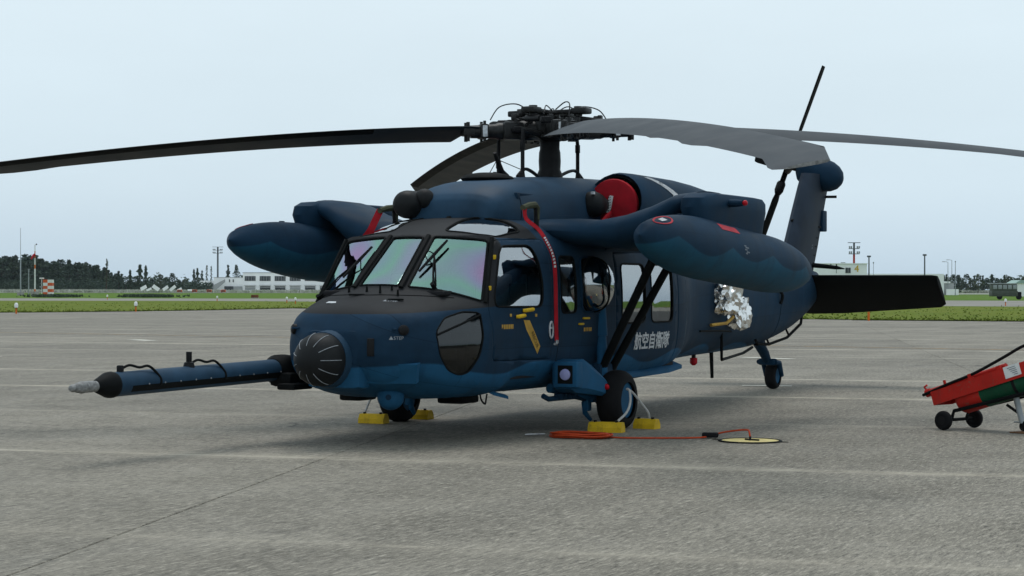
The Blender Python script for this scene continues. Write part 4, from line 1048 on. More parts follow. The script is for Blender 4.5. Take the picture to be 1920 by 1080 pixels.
mb = MB(); mb.bbox((4.15, -.80, .62), (.5, .26, .14), .05); mb.bbox((4.40, -.62, .56), (.34, .20, .06), .02); mb.build('probe_bracket', 'black', PRB)
p = A_.lerp(B_, .60); mb = MB(); mb.tube([p + Vector((0, 0, .08)), p + Vector((0, 0, .14)), p + Vector((0, 0, .15)), p + Vector((0, 0, .24))], [.06, .045, .027, .027], 10); mb.build('probe_light', 'dark', PRB)
for q0, q1 in ((.60, .45), (.96, .80)):
    a, b = A_.lerp(B_, q0), A_.lerp(B_, q1); mb = MB(); mb.tube(smooth_path([a + Vector((0, 0, .12)), a.lerp(b, .25) + Vector((0, .02, .16)), a.lerp(b, .55) + Vector((0, .03, .135)), a.lerp(b, .8) + Vector((0, .05, .14)), b + Vector((0, .10, .04)), b + Vector((0, .113, -.03))], 5), .012, 7); mb.build('probe_cable', 'black', PRB)
for i in range(10):
    p = A_.lerp(B_, .12 + .082 * i); MB().ball(p + Vector((0, .107, -.012)), .008, 8, 5).build('stripe_rivet', 'midstencil', PRB)
a = A_.lerp(B_, .955); MB().bbox(a + Vector((0, 0, .12)), (.05, .05, .09), .012).build('cable_post', 'dark', PRB)

# ---- tail: fin, gearbox fairing, tail rotor, stabilator
FN = []
for z, xl, xt, th in ((1.45, -7.75, -9.45, .17), (1.80, -8.05, -9.62, .155), (2.2, -8.36, -9.86, .14), (2.7, -8.70, -10.12, .13), (3.15, -9.03, -10.37, .125), (3.36, -9.2, -10.47, .12)):
    ch = xl - xt; ring = []
    for u, v in [(0, 0), (.03, .45), (.12, .85), (.3, 1), (.6, .75), (.9, .22), (1, .06), (1, -.06), (.9, -.22), (.6, -.75), (.3, -1), (.12, -.85), (.03, -.45)]:
        ring.append(Vector((xl - u * ch, th * v, z)))
    FN.append(ring)
mb = MB(); mb.rings(FN); FIN = mb.build('tail_fin', 'finpaint', HELI)
for z in (1.98, 2.12, 2.26, 2.40): MB().bbox((-9.58 - (z - 2.2) * .52, .045, z - .06), (.20, .02, .016), .006).build('fin_louvre', 'black', FIN)
MB().bbox((-9.95 - .1, .0, 2.62), (.22, .14, .34), .02).build('fin_box', 'navy', FIN)
MB().bbox((-9.78, .045, 2.52), (.26, .015, .03), .005).build('fin_louvre', 'black', FIN)
MB().tube([(-10.2, 0, 3.02), (-10.25, .20, 3.02)], .022, 8).build('fin_rod', 'black', FIN)
MB().tube([(-9.5, .03, 1.90), (-9.70, .38, 1.86), (-9.72, .50, 1.84)], [.04, .03, .008], 8).build('static_boom', 'black', FIN)
for i in range(3): MB().bbox((-9.66 - .01 * i, .20 + .09 * i, 1.895), (.02, .015, .04), .004).build('boom_clip', 'black', FIN)
for z in (2.22, 2.17): MB().bbox((-9.25, .090, z), (.16, .012, .028), .002).build('fin_placard', 'stencil' if z > 2.2 else 'dimstencil', FIN)
MB().tube([(-8.60, 0, 2.58), (-8.66, .0, 2.60)], [.02, .02], 6).build('fin_stud', 'black', FIN)
TN_ = Vector((0, -math.cos(R(20)), math.sin(R(20)))); TC = Vector((-9.93, -.42, 3.52)); TU_ = Vector((0, math.sin(R(20)), math.cos(R(20))))
GB = MB(); c = Vector((-9.93, 0, 3.39))
GB.lathe([(-.42, .004), (-.405, .08), (-.36, .155), (-.28, .215), (-.18, .250), (-.05, .262), (.08, .26), (.18, .27), (.28, .22), (.34, .14)], c, TN_, 26, sq=(1.15, 1)); GBX = GB.build('gearbox_fairing', 'navy', FIN)
mb = MB(); q = Vector((-9.93, -.02, 3.62)); mb.tube([q, q + Vector((0, 0, .10))], [.05, .04], 10); mb.tube([q + Vector((0, 0, .09)), q + Vector((0, 0, .14))], [.07, .06], 12); mb.build('anti_collision_light', 'dark', FIN)
mb = MB(); mb.ball((-9.93, -.02, 3.775), .035, 10, 8); mb.build('light_dome', 'white', FIN)
mb = MB(); mb.lathe([(-.12, .07), (.02, .075), (.05, .16), (.09, .16), (.12, .08), (.20, .06)], TC, TN_, 20); mb.build('tail_rotor_hub', 'hubm', HELI)
tb = MB(); stt = []
for r_, ch, th in ((.10, .14, .5), (.30, .15, .45), (.42, .15, .28), (.55, .20, .14), (.62, .25, .12), (1.0, .25, .11), (1.55, .25, .10), (1.68, .23, .08)):
    tw = R(-7 + 2 * r_ / 1.68); ring = []
    for u, v in [(.5, 0), (.42, .3), (.2, .5), (-.2, .4), (-.5, .04), (-.2, -.4), (.2, -.5), (.42, -.3)]:
        a, b = u * ch, v * ch * th * 1.1; ring.append(Vector((a * math.cos(tw) - b * math.sin(tw), a * math.sin(tw) + b * math.cos(tw), r_)))
    stt.append(ring)
tb.rings(stt); TBM = tb.mesh('tail_rotor_blade', 'black')
base = Matrix((( -1, 0, 0), (0, TN_.y, TU_.y), (0, TN_.z, TU_.z))).transposed()
bx = Vector((1, 0, 0)); by = TN_; bz = TU_
Bm = Matrix(((bx.x, by.x, bz.x), (bx.y, by.y, bz.y), (bx.z, by.z, bz.z))).to_4x4()
for k in range(4):
    b = link('tail_rotor_blade', TBM, HELI); b.matrix_local = Matrix.Translation(TC + TN_ * (.06 if k % 2 else .10)) @ Bm @ Matrix.Rotation(R(-2.5 + 90 * k), 4, 'Y')
    cf = MB(); cf.lathe([(.30, .055), (.34, .075), (.46, .075), (.52, .05)], (0, 0, 0), (0, 0, 1), 12); cu = cf.build('blade_cuff', 'dark', b)
# stabilator, trailing edge drooped
drp = R(38)
for_rot = Matrix.Rotation(drp, 3, 'Y')
SBr = []
for y, ch, xo in ((-2.19, .70, .02), (-2.10, .80, .04), (-.5, .98, .05), (0, 1.0, .05), (.5, .98, .05), (2.10, .80, .04), (2.19, .70, .02)):
    ring = []
    for u, v in [(0, 0), (.03, .38), (.12, .75), (.3, 1), (.6, .75), (.9, .22), (1, .04), (1, -.04), (.9, -.2), (.6, -.7), (.3, -.9), (.12, -.7), (.03, -.35)]:
        p = Vector((xo - u * ch, 0, v * .055)); q = Matrix.Rotation(-drp, 3, 'Y') @ p; ring.append(Vector((-8.98 + q.x, y, 1.705 + q.z)))
    SBr.append(ring)
mb = MB(); mb.rings(SBr); SB = mb.build('stabilator', 'black', HELI)
for y in (-1.4, -.75, .75, 1.4):
    mb = MB(); pts = []
    for u in (.05, .3, .6, .95):
        v = {.05: .5, .3: 1, .6: .75, .95: .15}[u]; p = Matrix.Rotation(-drp, 3, 'Y') @ Vector((.045 - u * .9, 0, v * .055 + .001)); pts.append((-8.98 + p.x, y, 1.705 + p.z))
    mb.tube(pts, .004, 5); mb.build('stabilator_seam', 'dark', SB)
MB().bbox((-9.05, .16, 1.60), (.22, .10, .20), .02).build('stabilator_hinge', 'dark', SB)
MB().bbox((-8.93, .10, 1.755), (.06, .04, .05), .01).build('hinge_placard', 'stencil', SB)

# ---- belly and flank fittings aft
def sy(x, z): return surf_y(x, z)
mb = MB(); mb.tube(smooth_path([(-2.7, sy(-2.7, 1.0) + .01, .98), (-3.5, sy(-3.5, .98) + .06, .97), (-4.0, sy(-4, .97) + .10, .95)], 4), .014, 6); mb.tube([(-4.0, .60, .96), (-4.0, .60, .62), (-4.06, .58, .57), (-5.3, .42, .62), (-6.0, .30, .68)], .020, 8); mb.build('refuel_drain_pipe', 'black', HELI)
mb = MB(); mb.tube([(-6.4, .20, .72), (-7.0, .20, .70), (-7.8, .20, .78), (-8.45, .20, .98), (-8.62, .16, 1.12)], .022, 8)
for x, z in ((-7.0, .70), (-7.9, .80)): mb.tube([(x, .20, z), (x + .1, .15, z + .18)], .016, 6)
mb.build('tail_guard_rail', 'black', HELI)
MB().tube([(-4.9, .10, .70), (-4.92, .10, .50), (-4.94, .10, .28)], [.03, .028, .024], 8).build('belly_mast', 'black', HELI)
mb = MB(); mb.tube([(-3.75, .30, .66), (-3.75, .30, .60)], .03, 8); bl = mb.build('beacon_base', 'dark', HELI); mb = MB(); mb.lathe([(0, .05), (.07, .05), (.10, .02)], (-3.75, .30, .60), (0, 0, -1), 14); mb.build('belly_beacon', 'redlight', bl)
MB().tube([(-5.8, .42, .80), (-5.85, .44, .72)], .02, 6).build('flank_fitting', 'black', HELI)
text_mesh('serial_number', '571', .20, 'dimstencil', (-4.72, .6, 1.30), (-1, .06, 0), (0, 0, 1), FUS, lambda p: Vector((p.x, surf_y(p.x, p.z), p.z)), .006)
seam([(-6.9, surf_y(-6.9, z) + .001, z) for z in [.82 + .08 * i for i in range(12)]], FUS, 'black', .005)
mb = MB(); x = -6.75; mb.tube(smooth_path([(x, surf_y(x, 1.52) + .01, 1.52), (x - .08, surf_y(x, 1.42) + .04, 1.42), (x - .05, surf_y(x, 1.3) + .02, 1.30)], 4), .022, 6); mb.build('grab_handle', 'black', HELI)
# HF antenna stays on the right side are hidden; roof wire cutter fairing
mb = MB(); mb.prism([(2.60, -.02, 2.16), (2.30, -.02, 2.19), (2.42, -.02, 2.28)], (0, 1, 0), .04); mb.build('wire_cutter', 'black', HELI, False)

# ------------------------------------------------------------------ things on and around the helicopter
# red engine inlet covers
for s, lab in ((1, 'round red engine inlet cover with white lettering plate, beside the near fuel tank'), (-1, 'round red engine inlet cover on the far side engine, mostly hidden by the cowling')):
    c = Vector((-.03, .80 * s, 2.485)); root = tag(empty('inlet_cover', c), lab, 'cover')
    mb = MB(); mb.lathe([(-.06, .285), (-.02, .292), (.02, .285), (.035, .25), (.038, .01)], (0, 0, 0), (1, .12 * s, -.10), 32); mb.build('cover_disc', 'red', root)
    mb = MB(); rot = Matrix.Rotation(R(-12), 3, 'X'); mb.box((.047, -.03 * s, .0), (.006, .055, .20), rot); mb.build('lettering_plate', 'white', root, False)
    mb = MB()
    for i in range(6): mb.box((.052, -.03 * s - .010, -.075 + .03 * i), (.003, .018, .012), rot); mb.box((.052, -.03 * s + .012, -.07 + .03 * i), (.003, .010, .008), rot)
    mb.build('plate_marks', 'dark', root, False)
    P = smooth_path([(.06, .0, -.10), (.18, .035 * s, -.12), (.34, .05 * s, -.17), (.45, .04 * s, -.25), (.47, .03 * s, -.30)], 5); mb = MB()
    mb.rings([[p + Vector((.008, 0, .030)), p + Vector((0, .006 * s, 0)), p - Vector((.008, 0, .030)), p - Vector((0, .006 * s, 0))] for p in P]); mb.build('streamer', 'red', root, False)
# pitot covers with streamers
def ribbon(mb, P, wdt, nrm):
    P = [Vector(p) for p in P]; rs = []
    for i, p in enumerate(P):
        d = (P[min(i + 1, len(P) - 1)] - P[max(i - 1, 0)]).normalized(); w_ = d.cross(Vector(nrm)).normalized() * wdt / 2; n_ = Vector(nrm).normalized() * .004
        rs.append([p - w_ - n_, p + w_ - n_, p + w_ + n_, p - w_ + n_])
    mb.rings(rs); return mb
# pitot tubes (part of the helicopter)
for s in (1, -1):
    b = Vector((2.08, .86 * s, surf_z(2.08, .86 * s))); mb = MB(); mb.tube([b - Vector((0, 0, .03)), b + Vector((0, 0, .20)), b + Vector((.04, 0, .25)), b + Vector((.26, 0, .25))], [.03, .025, .022, .016], 8); mb.build('pitot_tube', 'dark', HELI)
    b2 = b + Vector((.02, 0, .25)); lab = 'olive pitot cover with long red warning streamer hanging down beside the near cockpit door' if s > 0 else 'olive pitot cover with short red streamer on the far side of the cockpit roof'
    root = tag(empty('pitot_cover', b + Vector((0, 0, .2))), lab, 'pitot cover'); o = b + Vector((0, 0, .2))
    mb = MB(); mb.tube([b2 + Vector((-.03, 0, -.16)) - o, b2 + Vector((-.03, 0, -.02)) - o, b2 + Vector((.02, 0, .01)) - o, b2 + Vector((.16, 0, .0)) - o, b2 + Vector((.30, 0, -.03)) - o], [.030, .036, .036, .034, .03], 8); mb.build('cover_sleeve', 'olive', root)
    f = b2 + Vector((.27, .01 * s, -.02))
    if s > 0:
        P = [f, (2.40, .90, 2.24), (2.36, 1.02, 2.13), (2.36, 1.115, 2.0), (2.26, 1.145, 1.83), (2.23, 1.155, 1.6), (2.22, 1.155, 1.35), (2.20, 1.15, 1.1), (2.19, 1.15, .98)]
    else:
        P = [f, f + Vector((.06, -.03, -.12)), f + Vector((.10, -.06, -.22)), f + Vector((.10, -.13, -.30))]
    mb = ribbon(MB(), [Vector(p) - o for p in smooth_path(P, 6)],   .043 if s > 0 else .075, (.55, .83, .1) if s > 0 else (.87, .48, .1)); mb.build('streamer', 'red', root)
    if s > 0:
        mb = MB(); Q = smooth_path(P, 6)
        for i in range(16, 27):
            a, b_ = Q[i], Q[i].lerp(Q[i + 1], .6); ribbon(mb, [a + Vector((.006, .008, 0)) - o, b_ + Vector((.006, .008, 0)) - o], .022, (.55, .83, .1))
        mb.build('streamer_marks', 'stencil', root)
        mb = MB(); e_ = Q[-1] - o; mb.tube([e_, e_ + Vector((.03, .01, -.04)), e_ + Vector((.09, .02, -.035))], [.012, .016, .012], 8); mb.tube(smooth_path([e_, e_ + Vector((-.03, 0, .02)), e_ + Vector((-.04, 0, -.03))], 4), .006, 6); mb.build('snap_hook', 'steel', root)
    else:
        mb = ribbon(MB(), [b2 + Vector((.0, .02, .0)) - o, b2 + Vector((-.10, .18, -.03)) - o, b2 + Vector((-.22, .36, -.13)) - o, b2 + Vector((-.28, .45, -.22)) - o], .035, (.5, 0, .8)); mb.build('tie_tape', 'olive', root)

# silver foil covers over the exhaust outlets on the flank
def foil(name, c, dims, seed, label):
    bm = bmesh.new(); bmesh.ops.create_icosphere(bm, subdivisions=4, radius=1); off = Vector((seed * 3.1, seed * 1.7, 0))
    for v in bm.verts:
        d = v.co.normalized(); m__ = max(abs(d.x), abs(d.y), abs(d.z)); k = (1 / m__) ** .55
        q = 1 + .30 * (.5 - abs(mnoise.noise(d * 1.5 + off)) * 2.4) + .16 * (.4 - abs(mnoise.noise(d * 3.4 + off)) * 2.2) + .07 * (.4 - abs(mnoise.noise(d * 7.5 + off)) * 2.2)
        v.co = Vector((d.x * dims[0], d.y * dims[1], d.z * dims[2])) * q * k
    for f in bm.faces: f.smooth = True
    me = bpy.data.meshes.new(name); bm.to_mesh(me); bm.free(); me.materials.append(M['foil']); me.set_sharp_from_angle(angle=R(24))
    o = link(name, me); o.location = c; tag(o, label, 'foil cover', 'foil covers on the flank'); return o
foil('foil_cover', (-3.60, surf_y(-3.60, 1.38) + .08, 1.405), (.29, .15, .21), 3, 'crumpled silver foil cover on the rear flank, the upper one nearer the cabin')
foil('foil_cover', (-4.30, surf_y(-4.30, 1.18) + .08, 1.20), (.24, .13, .22), 9, 'crumpled silver foil cover on the rear flank, the lower one nearer the tail')
st_ = MB(); st_.tube([(-3.1, .80, 1.05), (-3.5, .86, 1.07), (-3.72, .87, 1.15)], .022, 6); tag(st_.build('wooden_batten', 'ochre'), 'thin tan batten tucked under the silver foil covers', 'batten')

# wheel chocks
def chock(c, rz, L, label, ropeto=None):
    root = tag(empty('wheel_chock', (c[0], c[1], 0), rz), label, 'wheel chock', 'yellow wheel chocks')
    mb = MB(); h = .105; prof = [(-.075, 0), (.075, 0), (.072, .05), (.035, h), (-.035, h), (-.072, .05)]
    mb.rings([[Vector((a, -L / 2, b + .002)) for a, b in prof], [Vector((a, -L / 2 + .015, b * 1.02 + .002)) for a, b in prof], [Vector((a, L / 2 - .015, b * 1.02 + .002)) for a, b in prof], [Vector((a, L / 2, b + .002)) for a, b in prof]]); mb.build('chock_block', 'yellow', root, True, 25)
    for y in (-L * .32, L * .32): mb = MB(); mb.tube([(.02, y, h), (.02, y, h + .022)], .018, 8); mb.build('rope_eye', 'dark', root)
    return root
chock((1.60, 1.45), R(6), .37, 'long yellow chock in front of the near main wheel')
chock((.92, 1.62), R(-4), .26, 'short yellow chock behind the near main wheel')
chock((1.58, -1.43), R(3), .32, 'yellow chock in front of the far main wheel, left of the sensor turret')
chock((.72, -1.36), R(0), .36, 'yellow chock behind the far main wheel, in the shade under the fuselage')
for s in (1, -1):
    mb = MB(); mb.tube(smooth_path([(1.55, 1.56 * s, .12), (1.42, 1.60 * s, .20), (1.32, 1.60 * s, .30), (1.24, 1.56 * s, .42), (1.22, 1.52 * s, .44), (1.16, 1.56 * s, .40), (1.02, 1.62 * s, .26), (.97, 1.66 * s, .18), (.94, 1.66 * s, .12)], 5), .013, 8)
    tag(mb.build('chock_rope', 'rope'), 'pale rope joining the two chocks of the %s main wheel' % ('near' if s > 0 else 'far'), 'rope')

# grounding cable, its orange coil and the earthing plate
mb = MB(); rr = random.Random(2)
for i in range(18):
    a, b = .27 + rr.uniform(-.05, .05), .14 + rr.uniform(-.03, .03); ox, oy = rr.uniform(-.05, .05), rr.uniform(-.05, .05); z0 = .012 + i * .0022
    mb.tube([Vector((2.42 + ox + b * math.cos(t_) * 1.2, 1.53 + oy + a * math.sin(t_), z0 + .004 * math.sin(3 * t_ + i))) for t_ in [2 * math.pi * k / 20 for k in range(21)]], .008, 5)
tag(mb.build('cable_coil', 'orange'), 'orange grounding cable coiled on the ground by the near chock', 'cable coil')
mb = MB(); mb.tube([(2.36, 1.10, .02), (2.50, .98, .018), (2.52, .95, .016)], [.008, .014, .010], 6); tag(mb.build('cable_clip', 'steel'), 'small metal clip at the end of the orange coil', 'clip')
mb = MB(); mb.tube(smooth_path([(2.38, 1.80, .016), (2.36, 2.0, .012), (2.20, 2.35, .012), (2.00, 2.66, .014), (1.84, 2.74, .03), (1.80, 2.84, .06), (1.82, 3.02, .09), (1.90, 3.14, .10), (2.02, 3.20, .09), (2.05, 3.22, .035)], 8), .009, 7); tag(mb.build('grounding_cable', 'orange'), 'thin red cable running from the coil to the round earthing plate', 'cable')
mb = MB(); mb.bbox((1.88, 2.73, .035), (.10, .17, .05), .02, Matrix.Rotation(R(20), 3, 'Z')); tag(mb.build('cable_weight', 'rubber'), 'black rubber sleeve on the red cable beside the earthing plate', 'cable sleeve')
root = tag(empty('earthing_plate', (2.05, 3.22, 0)), 'round cream earthing plate with black rim set in the apron', 'earthing plate')
mb = MB(); mb.lathe([(.004, .285), (.010, .285)], (0, 0, 0), (0, 0, 1), 36); mb.build('plate_disc', 'cream', root)
mb = MB(); mb.tube([Vector((.30 * math.cos(a), .30 * math.sin(a), .008)) for a in [2 * math.pi * i / 36 for i in range(37)]], .020, 6, False, flat=.4); mb.prism([(-.02, .30, .004), (.02, .30, .004), (0, .40, .004)], (0, 0, 1), .006); mb.prism([(-.02, -.30, .004), (0, -.40, .004), (.02, -.30, .004)], (0, 0, 1), .006); mb.build('plate_rim', 'black', root)
mb = MB(); mb.tube([(0, 0, .01), (0, 0, .05)], .012, 8); mb.tube([(-.02, -.06, .018), (.02, .10, .018)], .010, 6); mb.build('earthing_lug', 'dark', root)

# two-wheeled fire extinguisher cart
CA = Vector((.35, .937, 0)).normalized(); CB = Vector((-.937, .35, 0))       # along the cart (towards its handle end), along the axle
CO = (Vector((-.37, 4.53, 0)) + Vector((-.90, 4.73, 0))) / 2
cart = tag(empty('extinguisher_cart', CO, math.atan2(CA.y, CA.x)), 'red and green two-wheeled fire extinguisher cart at the right edge of the apron', 'extinguisher cart')
sl_ = R(17.5); ca = lambda a, b, h: Vector((a * math.cos(sl_) - h * math.sin(sl_), b, a * math.sin(sl_) + h * math.cos(sl_) + .14))
def cyl(name, a0, a1, b, h, r_, mat, ends=(0, 0), nn=24):
    mb = MB(); p, q = ca(a0, b, h), ca(a1, b, h); d_ = (q - p).normalized(); L = (q - p).length; prof = []
    if ends[0]: prof += [(0, .01), (.02, r_ * .55), (.05, r_ * .85), (.09, r_)]
    else: prof += [(0, r_)]
    if ends[1]: prof += [(L - .09, r_), (L - .05, r_ * .85), (L - .02, r_ * .55), (L, .01)]
    else: prof += [(L, r_)]
    mb.lathe(prof, p, d_, nn); return mb.build(name, mat, cart)
cyl('tank_foot', .04, .41, 0, .145, .148, 'redp', (1, 0)); cyl('tank_body', .41, 1.55, 0, .145, .148, 'green', (0, 1))
for a in (.83, 1.2): cyl('tank_strap', a, a + .035, 0, .145, .152, 'dark')
rt = Matrix.Rotation(-sl_, 3, 'Y')
mb = MB(); mb.box(ca(.56, -.165, .245), (1.45, .012, .15), rt); mb.box(ca(.56, .165, .245), (1.45, .012, .15), rt); mb.box(ca(.56, 0, .300), (1.45, .32, .012), rt); mb.box(ca(-.16, 0, .245), (.012, .32, .15), rt); mb.build('hose_tray', 'redp', cart, False)
mb = MB(); mb.box(ca(.90, -.174, .262), (.20, .005, .125), rt); mb.build('instruction_plate', 'white', cart, False)
mb = MB()
for i in range(5): mb.box(ca(.90 + .01 * i, -.178, .300 - .02 * i), (.10 - .012 * i, .003, .006), rt)
mb.build('plate_lettering', 'dimstencil', cart, False)
mb = MB(); mb.tube([ca(-.25, -.06, .335), ca(.75, -.02, .35)], .035, 10); mb.tube([ca(-.29, -.06, .335), ca(-.24, -.06, .335)], .045, 12); mb.tube([ca(-.28, -.06, .37), ca(-.30, -.06, .41), ca(-.26, -.06, .42)], .012, 6); mb.build('discharge_horn', 'redp', cart)
mb = MB(); mb.tube(smooth_path([ca(-.30, -.12, .32), ca(.05, -.14, .345), ca(.4, -.12, .37), ca(.75, -.06, .44), ca(1.0, 0, .50), ca(1.22, .02, .49), ca(1.4, .0, .40), ca(1.5, 0, .25)], 8), .017, 8); mb.build('discharge_hose', 'black', cart)
MB().tube([ca(.02, -.13, .33), ca(.02, -.13, .40)], .016, 8).build('hose_clip', 'redp', cart); MB().box(ca(.7, -.09, .34), (.05, .04, .06), rt).build('hose_clip', 'redp', cart, False); MB().box(ca(.35, -.12, .35), (.04, .05, .06), rt).build('hose_clip', 'redp', cart, False)
for q in (-1, 1):
    mb = MB(); pf = [(.035 * -math.cos(math.pi * i / 8), .105 * .62 + .105 * .38 * math.sin(math.pi * i / 8) ** .6) for i in range(9)]; mb.lathe(pf, (0, q * .285, .105), (0, 1, 0), 26, True); wl = mb.build('wheel', 'rubber', cart)
    mb = MB(); mb.lathe([(-.040, .05), (-.030, .04), (.030, .04), (.040, .05)], (0, q * .285, .105), (0, 1, 0), 16); mb.build('rim', 'dark', wl)
mb = MB(); mb.tube([(0, -.285, .105), (0, .285, .105)], .018, 8)
for q in (-.14, .14): mb.tube([(0, q, .105), ca(.05, q, .05), ca(1.5, q, -.03), ca(1.75, q, .05)], .020, 8)
mb.build('frame', 'black', cart)
mb = MB(); leg = ca(.80, 0, -.03); mb.tube([leg + Vector((-.06, 0, .03)), leg + Vector((.02, 0, -.25))], [.035, .03], 10); mb.tube([leg + Vector((.0, 0, -.2)), Vector((leg.x + .04, 0, .06))], .022, 8); mb.tube([leg + Vector((-.08, 0, -.24)), leg + Vector((.14, 0, -.24))], .008, 6); mb.build('prop_leg', 'galv', cart)
mb = MB(); mb.tube([ca(.62, .0, -.04), leg + Vector((0, 0, -.16))], .016, 8); mb.build('leg_brace', 'black', cart)
mb = MB(); pf = [(.022 * -math.cos(math.pi * i / 6), .055 * .6 + .055 * .4 * math.sin(math.pi * i / 6) ** .6) for i in range(7)]; mb.lathe(pf, (leg.x + .04, 0, .072), (0, 1, 0), 16); mb.build('caster_wheel', 'rubber', cart)
tag(MB().bbox(CO + CA * (leg.x + .04) + Vector((0, 0, .009)), (.20, .24, .014), .004, Matrix.Rotation(math.atan2(CA.y, CA.x), 3, 'Z')).build('caster_plate', 'rust'), 'rusty flat plate under the prop leg of the extinguisher cart', 'steel plate')

# ------------------------------------------------------------------ the airfield beyond
FACE = math.atan2(RH.y, RH.x)          # local x to the right of the view, local y away from it
# taxiway edge lights
def edge_light_proto():
    root = empty('edge_light')
    MB().tube([(0, 0, -.03), (0, 0, .34)], [.05, .045], 10).build('stake', 'marker_orange', root)
    MB().lathe([(0, .06), (.02, .11), (.16, .115), (.24, .10), (.29, .06), (.30, .01)], (0, 0, .36), (0, 0, 1), 14).build('lamp_head', 'marker_white', root)
    MB().lathe([(0, .055), (.05, .055)], (0, 0, .32), (0, 0, 1), 10).build('collar', 'dark', root)
    return root
ELP = [(-255.4, 116, 'white capped orange edge light at the far left edge of the apron'), (-193.8, 128.5, 'white capped orange edge light at the apron edge in front of the dark pine wood'),
       (-208.5, 268, 'small white capped orange edge light beyond the taxiway, right of the chequered cabin'), (-151.9, 231, 'white capped orange edge light in front of the white building annex'),
       (-116.0, 205, 'left one of the pair of orange edge lights beside the helicopter nose'), (-111.6, 191, 'right one of the pair of orange edge lights beside the helicopter nose'),
       (254.3, 180, 'white capped orange edge light in front of the olive bus on the right')]
proto = edge_light_proto()
for i, (m, d, lab) in enumerate(ELP):
    o = proto if i == 0 else copy_tree(proto); o.location = site(m, d, .0); tag(o, lab, 'edge light', 'edge lights along the taxiway')
mb = MB(); p = site(183.8, 94); mb.tube([p - Vector((0, 0, .05)), p + Vector((0, 0, .42))], .055, 10); tag(mb.build('marker_stake', 'marker_orange'), 'bare orange stake at the grass edge below the stabilator', 'marker stake')

# masts on the left
p = site(-253.2, 440); mb = MB(); mb.tube([p, p + Vector((0, 0, 6.5)), p + Vector((0, 0, 6.6)), p + Vector((0, 0, 12.2))], [.11, .10, .06, .03], 8)
root = tag(sized(empty('antenna_mast', p), 1.27), 'tall thin pale antenna mast in front of the dark pine wood', 'mast')
MB().tube([(0, 0, .3), (0, 0, 6.4), (0, 0, 6.5), (0, 0, 12.0)], [.12, .11, .06, .03], 8).build('pole', 'galv', root); MB().bbox((0, 0, .25), (.9, .9, .6), .05).build('plinth', 'concrete', root)
root = tag(sized(empty('short_post', site(-249, 500)), 1.19), 'short grey post between the two tall masts', 'post'); MB().tube([(0, 0, 0), (0, 0, 5.4)], [.13, .10], 8).build('pole', 'galv', root); MB().bbox((0, 0, 5.42), (.3, .3, .12), .03).build('pole_cap', 'galv', root)
root = tag(sized(empty('wind_mast', site(-245.8, 415)), 1.25), 'red and white banded wind mast with drooping red windsock', 'mast')
zz = [0.5, 1.1, 4.6, 5.3, 6.4, 7.6, 8.7]
for i, (a, b) in enumerate(zip(zz, zz[1:])): MB().tube([(0, 0, a), (0, 0, b)], [.14 - .012 * i, .13 - .012 * i], 8).build('mast_band', 'marker_orange' if i % 2 == 0 and i not in (0,) or i == 0 else 'white', root)
MB().bbox((0, 0, .3), (1.1, 1.0, .8), .05).build('plinth', 'concrete', root)
mb = MB(); mb.tube([(0, 0, 8.6), (-.35, 0, 8.75)], .03, 6); mb.ball((-.38, 0, 8.78), .13, 10, 8); mb.build('anemometer', 'dark', root)
mb = MB(); mb.tube([(.05, 0, 7.0), (.35, 0, 6.9), (.75, 0, 6.45), (1.0, 0, 6.2)], [.20, .20, .15, .10], 10); mb.build('windsock', 'red', root)
root = tag(sized(empty('chequered_cabin', site(-238.8, 425), FACE), 1.1), 'small red and white chequered cabin beside the wind mast', 'cabin')
for i in range(2):
    for j in range(5): MB().box((-.45 + .9 * i, 0, .35 + .62 * j), (.9, 1.6, .62)).build('chequer_panel', 'papi' if (i + j) % 2 == 0 else 'white', root, False)
mb = MB(); mb.bbox((-1.35, 0, 3.4), (.9, .5, .25), .08); mb.tube([(-1.35, 0, 0), (-1.35, 0, 3.4)], .07, 6); mb.build('lamp_bracket', 'white', root)
mb = MB(); mb.box((-1.35, 0, 1.7), (.8, .3, .25)); mb.box((-1.3, 0, 2.4), (.7, .25, .1)); mb.build('bracket_arm', 'galv', root, False)
# orange approach indicator boxes
for i, m in enumerate((-171.2, -163.5, -156.0, -148.8)):
    root = tag(sized(empty('approach_light_box', site(m, 640), FACE), 1.26), ['leftmost of the four orange approach light boxes on the far grass', 'second from left of the four orange approach light boxes', 'third from left of the four orange approach light boxes', 'rightmost of the four orange approach light boxes, before the white annex'][i], 'light box', 'approach light boxes')
    mb = MB(); mb.bbox((0, 0, .62), (1.25, .9, .62), .08); mb.build('housing', 'papi', root); mb = MB(); mb.box((0, -.48, .62), (1.0, .04, .3)); mb.build('lens_slot', 'bdark', root, False)
    for x in (-.45, .45): MB().tube([(x, 0, 0), (x, 0, .4)], .05, 6).build('leg', 'galv', root)
root = tag(sized(empty('equipment_box', site(-132.5, 304), FACE), 1.15), 'low brown equipment box on the far grass near the helicopter nose', 'box'); mb = MB(); mb.bbox((0, 0, .28), (.95, .6, .42), .05); mb.build('housing', 'brownbox', root); MB().bbox((0, 0, .05), (1.05, .7, .1), .02).build('plinth', 'concrete', root)
